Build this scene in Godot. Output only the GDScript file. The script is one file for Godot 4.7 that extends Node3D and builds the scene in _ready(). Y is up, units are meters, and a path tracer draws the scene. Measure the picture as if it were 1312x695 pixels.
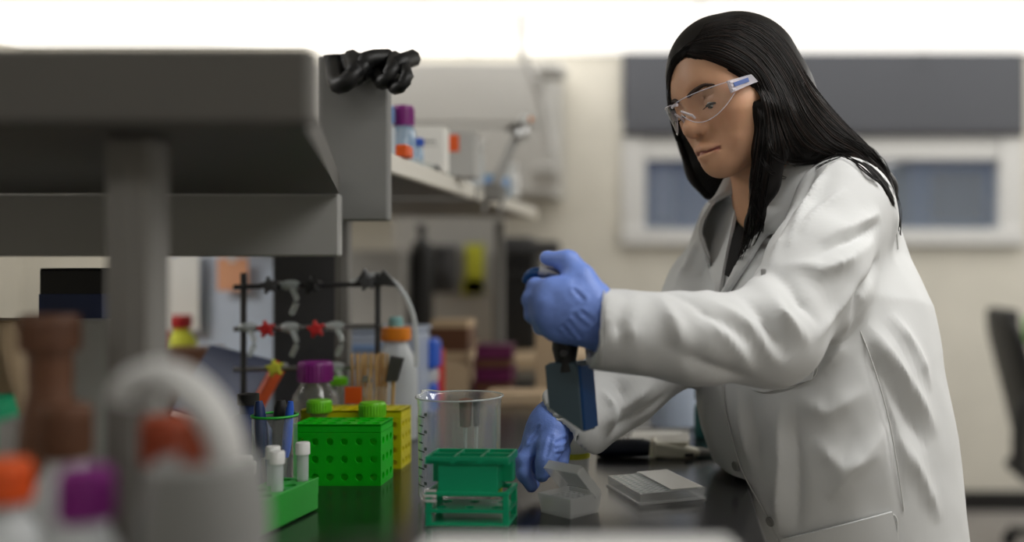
extends Node3D
# A laboratory bench with a woman in a white coat pipetting; shelves and glassware on the left, a window behind.
# World: camera at x 0, z 0, height H, looking along -z; the bench runs away from it.

const F := 1350.0
const CX := 865.0
const CY := 335.0
const H := 1.225
const BENCH := 0.92
const CEIL := 2.262  # kept low so the added light panels show above the back wall
const WALL := -5.17

var M := {}
var rng := RandomNumberGenerator.new()
var coat: Blob
var torso: Blob
var hair_base: Blob
var skin_blob: Blob


func _ready() -> void:
	rng.seed = 7
	camera_and_light()
	materials()
	room()
	placed_ceiling_lights()
	benches()
	shelves()
	far_things()
	bench_things()
	near_things()
	shelf_things()
	office_chair()
	person()
	pipettes()


func camera_and_light() -> void:
	var cam := Camera3D.new()
	cam.name = "camera"
	var lens := CameraAttributesPhysical.new()
	lens.frustum_focal_length = 35.0
	lens.frustum_near = 0.05
	lens.frustum_far = 100.0
	lens.frustum_focus_distance = 1.37
	lens.exposure_aperture = 1.25
	cam.attributes = lens
	cam.projection = Camera3D.PROJECTION_FRUSTUM
	cam.near = 0.05
	cam.far = 100.0
	cam.size = 695.0 / F * 0.05
	cam.frustum_offset = Vector2((656.0 - CX) / F * 0.05, -(347.5 - CY) / F * 0.05)
	cam.position = Vector3(0, H, 0)
	add_child(cam)
	cam.current = true
	var we := WorldEnvironment.new()
	we.name = "environment"
	var e := Environment.new()
	var sky := Sky.new()
	var sm := ProceduralSkyMaterial.new()
	sm.sky_top_color = Color(0.35, 0.47, 0.68)
	sm.sky_horizon_color = Color(0.62, 0.68, 0.76)
	sm.ground_horizon_color = Color(0.5, 0.52, 0.54)
	sm.ground_bottom_color = Color(0.3, 0.3, 0.3)
	sky.sky_material = sm
	e.sky = sky
	e.background_mode = Environment.BG_SKY
	e.background_energy_multiplier = 0.6
	e.tonemap_mode = Environment.TONE_MAPPER_LINEAR
	e.tonemap_exposure = 1.0
	e.sdfgi_enabled = true
	e.ssao_enabled = true
	e.ssil_enabled = true
	we.environment = e
	add_child(we)


# The light of each ceiling panel, the added row and the unseen ones alike: ENERGY is its power at one metre.
const PANEL_GLOW := 1.1
const PANEL_ENERGY := 1.0


# ---------------------------------------------------------------- materials
func mat(key: String, c: Color, rough := 0.5, metal := 0.0) -> StandardMaterial3D:
	var m := StandardMaterial3D.new()
	m.resource_name = key
	m.albedo_color = c
	m.roughness = rough
	m.metallic = metal
	M[key] = m
	return m


func rgb8(r: int, g: int, b: int) -> Color:
	return Color(r / 255.0, g / 255.0, b / 255.0)


func glass(key: String, c: Color, alpha: float, rough := 0.05) -> StandardMaterial3D:
	var m := mat(key, Color(c.r, c.g, c.b, alpha), rough)
	m.transparency = BaseMaterial3D.TRANSPARENCY_ALPHA
	return m


func noise_tex(seed_: int, freq: float, lo: Color, hi: Color, size := 512) -> NoiseTexture2D:
	var n := FastNoiseLite.new()
	n.seed = seed_
	n.frequency = freq
	n.fractal_octaves = 4
	var t := NoiseTexture2D.new()
	t.width = size
	t.height = size
	t.seamless = true
	t.noise = n
	var g := Gradient.new()
	g.set_color(0, lo)
	g.set_color(1, hi)
	t.color_ramp = g
	return t


func bump_tex(seed_: int, freq: float, strength := 4.0) -> NoiseTexture2D:
	var n := FastNoiseLite.new()
	n.seed = seed_
	n.frequency = freq
	n.fractal_octaves = 3
	var t := NoiseTexture2D.new()
	t.width = 512
	t.height = 512
	t.seamless = true
	t.noise = n
	t.as_normal_map = true
	t.bump_strength = strength
	return t


func tri(m: StandardMaterial3D, scale: float, tex: Texture2D = null, nrm: Texture2D = null, ns := 0.3) -> void:
	m.uv1_triplanar = true
	m.uv1_world_triplanar = false
	m.uv1_scale = Vector3.ONE * scale
	if tex:
		m.albedo_texture = tex
	if nrm:
		m.normal_enabled = true
		m.normal_texture = nrm
		m.normal_scale = ns


func materials() -> void:
	tri(mat("wall", rgb8(217, 213, 202), 0.75), 0.8, noise_tex(1, 0.01, Color(0.965, 0.965, 0.965), Color.WHITE), bump_tex(2, 0.08, 2.0), 0.12)
	mat("ceiling", rgb8(243, 242, 239), 0.9)
	tri(mat("floor", rgb8(150, 146, 142), 0.45), 0.7, noise_tex(3, 0.03, Color(0.88, 0.88, 0.88), Color.WHITE))
	mat("baseboard", rgb8(24, 23, 23), 0.5)
	mat("trim", rgb8(206, 206, 205), 0.45)
	tri(mat("blind", rgb8(84, 86, 92), 0.85), 6.0, null, bump_tex(4, 0.2, 3.0), 0.2)
	mat("blind_bar", rgb8(52, 52, 58), 0.6)
	glass("pane", rgb8(210, 225, 240), 0.12, 0.03)
	tri(mat("worktop", rgb8(34, 33, 35), 0.2), 3.0, noise_tex(5, 0.06, Color(0.8, 0.8, 0.8), Color.WHITE))
	mat("cabinet", rgb8(180, 178, 172), 0.5)
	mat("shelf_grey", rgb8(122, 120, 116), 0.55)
	mat("shelf_shaded", rgb8(92, 90, 86), 0.6)  # shelf grey darkened: the near shelf's shade is in the colour
	mat("pale_board", rgb8(206, 216, 232), 0.8)
	mat("shelf_white", rgb8(226, 222, 212), 0.5)
	mat("steel", rgb8(168, 168, 168), 0.3, 0.9)
	mat("dark_steel", rgb8(70, 70, 72), 0.4, 0.6)
	mat("black", rgb8(14, 14, 15), 0.5)
	mat("rubber", rgb8(30, 30, 32), 0.8)
	mat("white", rgb8(232, 232, 230), 0.45)
	mat("cream", rgb8(226, 222, 206), 0.42)
	mat("grip_navy", rgb8(14, 22, 44), 0.5)
	mat("paper", rgb8(236, 234, 228), 0.85)
	mat("grey", rgb8(128, 128, 126), 0.55)
	mat("light_grey", rgb8(178, 177, 174), 0.6)
	mat("dark_grey", rgb8(66, 66, 68), 0.6)
	mat("purple", rgb8(134, 32, 128), 0.4)
	mat("orange", rgb8(240, 140, 30), 0.4)
	mat("orange_red", rgb8(228, 92, 30), 0.45)
	mat("rust", rgb8(150, 62, 30), 0.5)
	mat("peach", rgb8(235, 170, 130), 0.7)
	mat("teal_soft", rgb8(128, 178, 178), 0.5)
	mat("blue", rgb8(40, 92, 200), 0.4)
	mat("pale_blue", rgb8(140, 170, 215), 0.5)
	mat("sky_blue", rgb8(96, 160, 200), 0.5)
	mat("navy", rgb8(22, 44, 92), 0.45)
	mat("maroon", rgb8(98, 22, 72), 0.5)
	mat("red", rgb8(196, 44, 44), 0.4)
	mat("yellow_note", rgb8(206, 208, 60), 0.7)
	mat("lime_cap", rgb8(120, 212, 32), 0.4)
	mat("brown", rgb8(98, 62, 40), 0.5)
	mat("tan", rgb8(196, 172, 140), 0.7)
	mat("wood", rgb8(205, 170, 120), 0.75)
	mat("amber", rgb8(92, 48, 22), 0.15)
	mat("teal_dark", rgb8(18, 84, 84), 0.6)
	var g := glass("green_rack", rgb8(18, 212, 30), 0.86, 0.32)
	g.backlight_enabled = true
	g.backlight = Color(0.05, 0.7, 0.06)
	mat("green_tray", rgb8(44, 168, 56), 0.4)
	g = mat("yellow_rack", rgb8(236, 226, 20), 0.35)
	g.backlight_enabled = true
	g.backlight = Color(0.5, 0.46, 0.02)
	g = mat("teal_rack", rgb8(16, 176, 124), 0.38)
	g.backlight_enabled = true
	g.backlight = Color(0.02, 0.3, 0.2)
	glass("glass", rgb8(235, 242, 240), 0.09, 0.03)
	glass("glass_rim", rgb8(225, 235, 232), 0.38, 0.05)
	glass("blue_glass", rgb8(150, 190, 225), 0.45, 0.1)
	glass("milky", rgb8(225, 230, 232), 0.62, 0.3)
	glass("milky_blue", rgb8(196, 208, 228), 0.72, 0.3)
	glass("clear_plastic", rgb8(228, 230, 228), 0.13, 0.1)
	glass("box_plastic", rgb8(222, 224, 224), 0.42, 0.3)
	glass("yellow_liquid", rgb8(232, 212, 70), 0.7, 0.3)
	mat("grad", rgb8(44, 70, 50), 0.6)
	mat("pip_slate", rgb8(66, 86, 96), 0.42)
	mat("pip_blue", rgb8(14, 72, 132), 0.35)
	var ct := mat("coat", rgb8(208, 209, 209), 0.72)
	tri(ct, 90.0, null, bump_tex(9, 0.25, 2.0), 0.12)
	ct.rim_enabled = true
	ct.rim = 0.25
	ct.rim_tint = 0.6
	mat("coat_thread", rgb8(196, 196, 194), 0.8)
	mat("shirt", rgb8(16, 14, 15), 0.85)
	mat("trousers", rgb8(34, 36, 44), 0.85)
	var sk := mat("skin", Color.WHITE, 0.5)
	sk.vertex_color_use_as_albedo = true
	sk.subsurf_scatter_enabled = true
	sk.subsurf_scatter_strength = 0.12
	var gl := mat("glove", rgb8(118, 148, 226), 0.5)
	tri(gl, 14.0, null, bump_tex(12, 0.05, 6.0), 0.35)
	mat("hair", rgb8(16, 13, 12), 0.5).metallic_specular = 0.32
	mat("hair_brown", rgb8(38, 28, 24), 0.5).metallic_specular = 0.32
	mat("brow", rgb8(52, 34, 25), 0.8)
	mat("lash", rgb8(18, 13, 12), 0.6)
	mat("eye_white", rgb8(196, 190, 184), 0.2)
	mat("iris", rgb8(30, 20, 16), 0.15)
	glass("lens", rgb8(236, 240, 244), 0.03, 0.02)
	glass("frame_clear", rgb8(226, 222, 232), 0.5, 0.2)
	mat("frame_blue", rgb8(70, 96, 160), 0.4)


# ---------------------------------------------------------------- places and nodes
func px(u: float, v: float, d: float) -> Vector3:
	return Vector3((u - CX) / F * d, H - (v - CY) / F * d, -d)


# the point of the bench top seen at that pixel
func bp(u: float, v: float) -> Vector3:
	return px(u, v, F * (H - BENCH) / (v - CY))


# a point of the bench top at depth d under column u
func bd(u: float, d: float) -> Vector3:
	return Vector3((u - CX) / F * d, BENCH, -d)


var used := {}


func numbered(called: String) -> String:
	if not used.has(called):
		used[called] = 0
		return called
	used[called] += 1
	return "%s_%03d" % [called, used[called]]


func tag(o: Node3D, label: String, category := "", group := "", kind := "") -> Node3D:
	if label:
		o.set_meta("label", label)
	if category:
		o.set_meta("category", category)
	if group:
		o.set_meta("group", group)
	if kind:
		o.set_meta("kind", kind)
	return o


func thing(called: String, label: String, category: String, at := Vector3.ZERO, turn := 0.0, group := "") -> Node3D:
	var o := Node3D.new()
	o.name = numbered(called)
	o.position = at
	o.rotation.y = turn
	add_child(o)
	tag(o, label, category, group)
	return o


func copy(o: Node3D, base: String, at: Vector3, turn: float, label := "") -> Node3D:
	var c: Node3D = o.duplicate()
	c.name = numbered(base)
	add_child(c)
	c.position = at
	c.rotation.y = turn
	if label:
		c.set_meta("label", label)
	return c


func part(called: String, what, m: String, parent: Node3D, label := "") -> MeshInstance3D:
	var o := MeshInstance3D.new()
	o.name = called
	if what is SurfaceTool:
		what.generate_normals()
		what.index()
		o.mesh = what.commit()
	else:
		o.mesh = what
	o.material_override = M[m]
	parent.add_child(o, true)
	if label:
		o.set_meta("label", label)
	return o


func single(called: String, what, m: String, label: String, category: String, at := Vector3.ZERO, turn := 0.0, group := "") -> MeshInstance3D:
	var o := part(numbered(called), what, m, self, "")
	o.position = at
	o.rotation.y = turn
	tag(o, label, category, group)
	return o


func structure(called: String, what, m: String, label := "", parent: Node3D = null) -> MeshInstance3D:
	var o := part(called, what, m, parent if parent else self, label)
	if parent == null:
		o.set_meta("kind", "structure")
	return o


# ---------------------------------------------------------------- shapes
func mb() -> SurfaceTool:
	var s := SurfaceTool.new()
	s.begin(Mesh.PRIMITIVE_TRIANGLES)
	s.set_smooth_group(-1)
	return s


func triangle(s: SurfaceTool, a: Vector3, b: Vector3, c: Vector3) -> void:
	s.add_vertex(a)
	s.add_vertex(c)
	s.add_vertex(b)


# a b c d run anticlockwise seen from outside
func quad(s: SurfaceTool, a: Vector3, b: Vector3, c: Vector3, d: Vector3) -> void:
	triangle(s, a, b, c)
	triangle(s, a, c, d)


func at(p: Vector3, turn := 0.0) -> Transform3D:
	return Transform3D(Basis(Vector3.UP, turn), p)


# a box with chamfered edges; p is its centre
func box(s: SurfaceTool, p: Vector3, size: Vector3, bevel := 0.002, t := Transform3D()) -> void:
	s.set_smooth_group(-1)
	var h := size / 2.0
	bevel = minf(bevel, minf(h.x, minf(h.y, h.z)) * 0.9)
	var v := {}
	for sx in [-1, 1]:
		for sy in [-1, 1]:
			for sz in [-1, 1]:
				for ax in 3:
					var q := Vector3(sx * (h.x - bevel), sy * (h.y - bevel), sz * (h.z - bevel))
					q[ax] = [sx, sy, sz][ax] * h[ax]
					v[[sx, sy, sz, ax]] = t * (p + q)
	for ax in 3:
		var b := (ax + 1) % 3
		var c := (ax + 2) % 3
		for sg in [-1, 1]:
			var k := []
			for o in [[-1, -1], [1, -1], [1, 1], [-1, 1]]:
				var i := [0, 0, 0, ax]
				i[ax] = sg
				i[b] = o[0]
				i[c] = o[1]
				k.append(v[i])
			if sg > 0:
				quad(s, k[0], k[1], k[2], k[3])
			else:
				quad(s, k[3], k[2], k[1], k[0])
		# edges along ax
		for sb in [-1, 1]:
			for sc in [-1, 1]:
				var lo := [0, 0, 0, b]
				lo[ax] = -1
				lo[b] = sb
				lo[c] = sc
				var hi: Array = lo.duplicate()
				hi[ax] = 1
				var lo2: Array = lo.duplicate()
				lo2[3] = c
				var hi2: Array = hi.duplicate()
				hi2[3] = c
				edge_quad(s, v[lo], v[hi], v[hi2], v[lo2], t * p)
	for sx in [-1, 1]:
		for sy in [-1, 1]:
			for sz in [-1, 1]:
				if sx * sy * sz > 0:
					triangle(s, v[[sx, sy, sz, 0]], v[[sx, sy, sz, 1]], v[[sx, sy, sz, 2]])
				else:
					triangle(s, v[[sx, sy, sz, 0]], v[[sx, sy, sz, 2]], v[[sx, sy, sz, 1]])


# a quad turned to face away from the point o
func edge_quad(s: SurfaceTool, a: Vector3, b: Vector3, c: Vector3, d: Vector3, o: Vector3) -> void:
	if (b - a).cross(c - a).dot((a + c) / 2.0 - o) >= 0:
		quad(s, a, b, c, d)
	else:
		quad(s, d, c, b, a)


# profile: radius and height from the bottom up, outside of the wall to the right
func lathe(s: SurfaceTool, profile: Array, n := 24, t := Transform3D()) -> void:
	var g := 1
	for j in profile.size() - 1:
		var a: Vector2 = profile[j]
		var b: Vector2 = profile[j + 1]
		if j > 0:
			var e: Vector2 = a - profile[j - 1]
			if absf(e.angle_to(b - a)) > 0.6:
				g += 1
		s.set_smooth_group(g)
		for i in n:
			var u := TAU * i / n
			var w := TAU * (i + 1) / n
			var p := t * Vector3(a.x * cos(u), a.y, -a.x * sin(u))
			var q := t * Vector3(a.x * cos(w), a.y, -a.x * sin(w))
			var r := t * Vector3(b.x * cos(w), b.y, -b.x * sin(w))
			var o := t * Vector3(b.x * cos(u), b.y, -b.x * sin(u))
			if a.x > 1e-6:
				triangle(s, p, q, r if b.x > 1e-6 else o)
			if b.x > 1e-6:
				triangle(s, p if a.x > 1e-6 else p, r, o)
	s.set_smooth_group(-1)


# a tube along points; radii a number or one per point; flat squeezes it across the normal
func tube(s: SurfaceTool, pts: Array, radii, n := 8, flat := 1.0, up := Vector3(0.13, 0.97, 0.2)) -> void:
	var rings := []
	for i in pts.size():
		var dir: Vector3 = (pts[mini(i + 1, pts.size() - 1)] - pts[maxi(i - 1, 0)]).normalized()
		var side := dir.cross(up)
		if side.length() < 0.05:
			side = dir.cross(Vector3(0.9, 0.1, 0.3))
		side = side.normalized()
		var nor := side.cross(dir).normalized()
		var r: float = radii[i] if radii is Array else radii
		var ring := []
		for k in n:
			var a := TAU * k / n
			ring.append(pts[i] + side * cos(a) * r + nor * sin(a) * r * flat)
		rings.append(ring)
	s.set_smooth_group(1)
	for i in rings.size() - 1:
		for k in n:
			var k2 := (k + 1) % n
			quad(s, rings[i][k2], rings[i][k], rings[i + 1][k], rings[i + 1][k2])
	s.set_smooth_group(2)
	for k in range(1, n - 1):
		triangle(s, rings[0][0], rings[0][k], rings[0][k + 1])
		triangle(s, rings[-1][0], rings[-1][k + 1], rings[-1][k])
	s.set_smooth_group(-1)


# smooth points through a few
func curve(pts: Array, n: int) -> Array:
	var out := []
	var m := pts.size() - 1
	for i in n + 1:
		var x := float(i) / n * m
		var k := mini(int(x), m - 1)
		var p0 = pts[maxi(k - 1, 0)]
		var p3 = pts[mini(k + 2, m)]
		out.append(pts[k].cubic_interpolate(pts[k + 1], p0, p3, x - k))
	return out


# an outline (anticlockwise, in x y) pushed out along +z by depth, edges chamfered
func prism(s: SurfaceTool, outline: Array, depth: float, t := Transform3D(), bevel := 0.0) -> void:
	s.set_smooth_group(-1)
	var poly := PackedVector2Array(outline)
	var inner := poly
	if bevel > 0:
		var off := Geometry2D.offset_polygon(poly, -bevel, Geometry2D.JOIN_MITER)
		if off.size() == 1 and off[0].size() == poly.size():
			# offset_polygon may start elsewhere: match each corner to the nearest
			inner = PackedVector2Array()
			for p in poly:
				var best: Vector2 = off[0][0]
				for q in off[0]:
					if q.distance_to(p) < best.distance_to(p):
						best = q
				inner.append(best)
		else:
			bevel = 0.0
	var tris := Geometry2D.triangulate_polygon(inner)
	var cw := Geometry2D.is_polygon_clockwise(inner)
	for i in range(0, tris.size(), 3):
		var a := inner[tris[i]]
		var b := inner[tris[i + 1]]
		var c := inner[tris[i + 2]]
		if (b - a).cross(c - a) < 0:
			var e := b
			b = c
			c = e
		triangle(s, t * Vector3(a.x, a.y, depth), t * Vector3(b.x, b.y, depth), t * Vector3(c.x, c.y, depth))
		triangle(s, t * Vector3(a.x, a.y, 0), t * Vector3(c.x, c.y, 0), t * Vector3(b.x, b.y, 0))
	var n := poly.size()
	for i in n:
		var j := (i + 1) % n
		var lv := [[inner[i], inner[j], 0.0], [poly[i], poly[j], bevel], [poly[i], poly[j], depth - bevel], [inner[i], inner[j], depth]]
		for k in 3:
			if bevel == 0.0 and k != 1:
				continue
			var l: Array = lv[k]
			var h: Array = lv[k + 1]
			var q := [Vector3(l[0].x, l[0].y, l[2]), Vector3(l[1].x, l[1].y, l[2]), Vector3(h[1].x, h[1].y, h[2]), Vector3(h[0].x, h[0].y, h[2])]
			if cw:
				q.reverse()
			quad(s, t * q[0], t * q[1], t * q[2], t * q[3])


func rounded(w: float, h: float, r: float, n := 4) -> Array:
	var out := []
	for c in [[w / 2 - r, -h / 2 + r, -PI / 2], [w / 2 - r, h / 2 - r, 0.0], [-w / 2 + r, h / 2 - r, PI / 2], [-w / 2 + r, -h / 2 + r, PI]]:
		for i in n + 1:
			var a: float = c[2] + PI / 2 * i / n
			out.append(Vector2(c[0] + r * cos(a), c[1] + r * sin(a)))
	return out


# a flat plate in x y, thickness t0 along z, with nx by ny holes (n sides, radius r; 4 sides give square holes of half width r)
func holed(s: SurfaceTool, nx: int, ny: int, w: float, h: float, t0: float, r: float, n := 16, t := Transform3D(), rx := 1.0) -> void:
	s.set_smooth_group(-1)
	var cw := w / nx
	var ch := h / ny
	for iy in ny:
		for ix in nx:
			var c := Vector2(-w / 2 + (ix + 0.5) * cw, -h / 2 + (iy + 0.5) * ch)
			var o := []
			var p := []
			for k in n:
				var a := TAU * (k + 0.5) / n
				var e := Vector2(cos(a), sin(a))
				var m := maxf(absf(e.x), absf(e.y))
				o.append(c + Vector2(e.x / m * cw / 2, e.y / m * ch / 2))
				p.append(c + (e * r if n > 4 else e / m * r) * Vector2(rx, 1.0))
			for k in n:
				var j := (k + 1) % n
				var q := [o[k], o[j], p[j], p[k]]
				quad(s, t * v3(q[0], t0), t * v3(q[1], t0), t * v3(q[2], t0), t * v3(q[3], t0))
				quad(s, t * v3(q[3], 0), t * v3(q[2], 0), t * v3(q[1], 0), t * v3(q[0], 0))
				quad(s, t * v3(p[k], 0), t * v3(p[k], t0), t * v3(p[j], t0), t * v3(p[j], 0))
				# the square corner between two sides of the cell is cut off by the polygon: fill it
				var a0: Vector2 = o[k] - c
				var a1: Vector2 = o[j] - c
				var on_x0 := absf(absf(a0.x) - cw / 2) < 1e-6
				var on_x1 := absf(absf(a1.x) - cw / 2) < 1e-6
				var on_y0 := absf(absf(a0.y) - ch / 2) < 1e-6
				var on_y1 := absf(absf(a1.y) - ch / 2) < 1e-6
				if not (on_x0 and on_x1) and not (on_y0 and on_y1):
					var corner := c + Vector2(signf(a0.x) * cw / 2, signf(a0.y) * ch / 2)
					triangle(s, t * v3(o[k], t0), t * v3(corner, t0), t * v3(o[j], t0))
					triangle(s, t * v3(o[k], 0), t * v3(o[j], 0), t * v3(corner, 0))
	var x := w / 2
	var y := h / 2
	var c4 := [Vector2(-x, -y), Vector2(x, -y), Vector2(x, y), Vector2(-x, y)]
	for k in 4:
		var j := (k + 1) % 4
		quad(s, t * v3(c4[k], 0), t * v3(c4[j], 0), t * v3(c4[j], t0), t * v3(c4[k], t0))


func v3(p: Vector2, z: float) -> Vector3:
	return Vector3(p.x, p.y, z)


# ---------------------------------------------------------------- soft bodies
class Blob:
	var a := PackedVector3Array()
	var ba := PackedVector3Array()
	var il := PackedFloat32Array()
	var ra := PackedFloat32Array()
	var dr := PackedFloat32Array()
	var kk := PackedFloat32Array()
	var nn := PackedVector3Array()
	var ss := PackedFloat32Array()
	var act := PackedInt32Array()
	var post = null

	# a tapered capsule from p to q; thinner by 1 / s along n
	func add(p: Vector3, q: Vector3, rp: float, rq: float, k := 0.02, n := Vector3.ZERO, s := 1.0) -> void:
		var e := q - p
		if s != 1.0:
			e += n * (e.dot(n) * (s - 1.0))
		a.append(p)
		ba.append(e)
		il.append(1.0 / maxf(e.length_squared(), 1e-9))
		ra.append(rp)
		dr.append(rq - rp)
		kk.append(k)
		nn.append(n)
		ss.append(s)
		act.append(a.size() - 1)

	func chain(pts: Array, r: Array, k := 0.02, n := Vector3.ZERO, s := 1.0) -> void:
		for i in pts.size() - 1:
			add(pts[i], pts[i + 1], r[i], r[i + 1], k, n, s)

	func everything() -> void:
		act = PackedInt32Array(range(a.size()))

	func one(i: int, p: Vector3) -> float:
		var q := p - a[i]
		var s := ss[i]
		if s != 1.0:
			var n := nn[i]
			q += n * (q.dot(n) * (s - 1.0))
		var e := ba[i]
		var t := clampf(q.dot(e) * il[i], 0.0, 1.0)
		return (q - e * t).length() - ra[i] - t * dr[i]

	func focus(c: Vector3, r: float) -> void:
		var ds := PackedFloat32Array()
		var lo := 1e9
		for i in a.size():
			var x := one(i, c)
			ds.append(x)
			lo = minf(lo, x)
		act.clear()
		for i in a.size():
			if ds[i] < lo + kk[i] + 3.6 * r:
				act.append(i)

	func d(p: Vector3) -> float:
		var x := 1e9
		for i in act:
			var q := p - a[i]
			var s := ss[i]
			if s != 1.0:
				var n := nn[i]
				q += n * (q.dot(n) * (s - 1.0))
			var e := ba[i]
			var t := clampf(q.dot(e) * il[i], 0.0, 1.0)
			var y := (q - e * t).length() - ra[i] - t * dr[i]
			var k := kk[i]
			var h := k - absf(x - y)
			x = minf(x, y)
			if h > 0.0:
				x -= h * h / k * 0.25
		if post != null:
			x = post.call(p, x)
		return x


# surface nets of a blob inside lo..hi: [points, indices]
func net(b: Blob, lo: Vector3, hi: Vector3, c: float) -> Array:
	var bx := int(ceil((hi.x - lo.x) / c / 4.0))
	var by := int(ceil((hi.y - lo.y) / c / 4.0))
	var bz := int(ceil((hi.z - lo.z) / c / 4.0))
	var nx := bx * 4 + 1
	var ny := by * 4 + 1
	var nz := bz * 4 + 1
	var sy := nx
	var sz := nx * ny
	var val := PackedFloat32Array()
	val.resize(nx * ny * nz)
	val.fill(99.0)
	var idx := PackedInt32Array()
	idx.resize(nx * ny * nz)
	idx.fill(-1)
	var half := c * 2.0 * 1.74
	var kept := []
	for kz in bz:
		for ky in by:
			for kx in bx:
				var mid := lo + Vector3(kx * 4 + 2, ky * 4 + 2, kz * 4 + 2) * c
				b.focus(mid, half)
				if absf(b.d(mid)) > half * 1.7 + 0.004:
					continue
				kept.append(Vector3i(kx, ky, kz) * 4)
				for z in range(kz * 4, kz * 4 + 5):
					for y in range(ky * 4, ky * 4 + 5):
						var o := z * sz + y * sy
						for x in range(kx * 4, kx * 4 + 5):
							if val[o + x] > 98.0:
								val[o + x] = b.d(lo + Vector3(x, y, z) * c)
	b.everything()
	var pts := PackedVector3Array()
	var corner := [0, 1, sy, sy + 1, sz, sz + 1, sz + sy, sz + sy + 1]
	var cv := [Vector3(0, 0, 0), Vector3(1, 0, 0), Vector3(0, 1, 0), Vector3(1, 1, 0), Vector3(0, 0, 1), Vector3(1, 0, 1), Vector3(0, 1, 1), Vector3(1, 1, 1)]
	var edges := [[0, 1], [2, 3], [4, 5], [6, 7], [0, 2], [1, 3], [4, 6], [5, 7], [0, 4], [1, 5], [2, 6], [3, 7]]
	var cells := PackedInt32Array()
	for k in kept:
		for z in range(k.z, k.z + 4):
			for y in range(k.y, k.y + 4):
				for x in range(k.x, k.x + 4):
					var o: int = z * sz + y * sy + x
					var neg := 0
					for i in 8:
						if val[o + corner[i]] < 0.0:
							neg += 1
					if neg == 0 or neg == 8:
						continue
					var sum := Vector3.ZERO
					var n := 0
					for e in edges:
						var u := val[o + corner[e[0]]]
						var w := val[o + corner[e[1]]]
						if (u < 0.0) != (w < 0.0):
							sum += cv[e[0]].lerp(cv[e[1]], u / (u - w))
							n += 1
					idx[o] = pts.size()
					cells.append(o)
					pts.append(lo + (Vector3(x, y, z) + sum / n) * c)
	var tris := PackedInt32Array()
	var step := [1, sy, sz]
	for o in cells:
		var u := val[o]
		for ax in 3:
			var w := val[o + step[ax]]
			if (u < 0.0) == (w < 0.0):
				continue
			var p: int = step[(ax + 1) % 3]
			var q: int = step[(ax + 2) % 3]
			if o - p - q < 0:
				continue
			var A := idx[o - p - q]
			var B := idx[o - q]
			var C := idx[o]
			var D := idx[o - p]
			if A < 0 or B < 0 or D < 0:
				continue
			if u < 0.0:
				tris.append_array([A, C, B, A, D, C])
			else:
				tris.append_array([A, B, C, A, C, D])
	return [pts, tris]


func normals_of(pts: PackedVector3Array, tris: PackedInt32Array) -> PackedVector3Array:
	var n := PackedVector3Array()
	n.resize(pts.size())
	for i in range(0, tris.size(), 3):
		var a := tris[i]
		var b := tris[i + 1]
		var c := tris[i + 2]
		var f := (pts[c] - pts[a]).cross(pts[b] - pts[a])
		n[a] += f
		n[b] += f
		n[c] += f
	for i in n.size():
		n[i] = n[i].normalized()
	return n


func array_mesh(pts: PackedVector3Array, tris: PackedInt32Array, colors := PackedColorArray()) -> ArrayMesh:
	var arr := []
	arr.resize(Mesh.ARRAY_MAX)
	arr[Mesh.ARRAY_VERTEX] = pts
	arr[Mesh.ARRAY_NORMAL] = normals_of(pts, tris)
	arr[Mesh.ARRAY_INDEX] = tris
	if colors.size():
		arr[Mesh.ARRAY_COLOR] = colors
	var m := ArrayMesh.new()
	m.add_surface_from_arrays(Mesh.PRIMITIVE_TRIANGLES, arr)
	return m


# the point where the ray seen at that pixel meets a blob, or the point at depth `otherwise`
func hit(b: Blob, u: float, v: float, from := 1.0, otherwise := 1.5) -> Vector3:
	var e := Vector3(0, H, 0)
	var dir := px(u, v, 1.0) - e
	var l := dir.length()
	var d := from
	for i in 90:
		var x := b.d(e + dir * d)
		if x < 0.0006:
			return e + dir * d
		d += maxf(x, 0.001) * 0.55 / l
		if d > 2.2:
			break
	return px(u, v, otherwise)


func grad(b: Blob, p: Vector3) -> Vector3:
	var h := 0.004
	return Vector3(b.d(p + Vector3(h, 0, 0)) - b.d(p - Vector3(h, 0, 0)), b.d(p + Vector3(0, h, 0)) - b.d(p - Vector3(0, h, 0)), b.d(p + Vector3(0, 0, h)) - b.d(p - Vector3(0, 0, h))).normalized()


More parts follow.
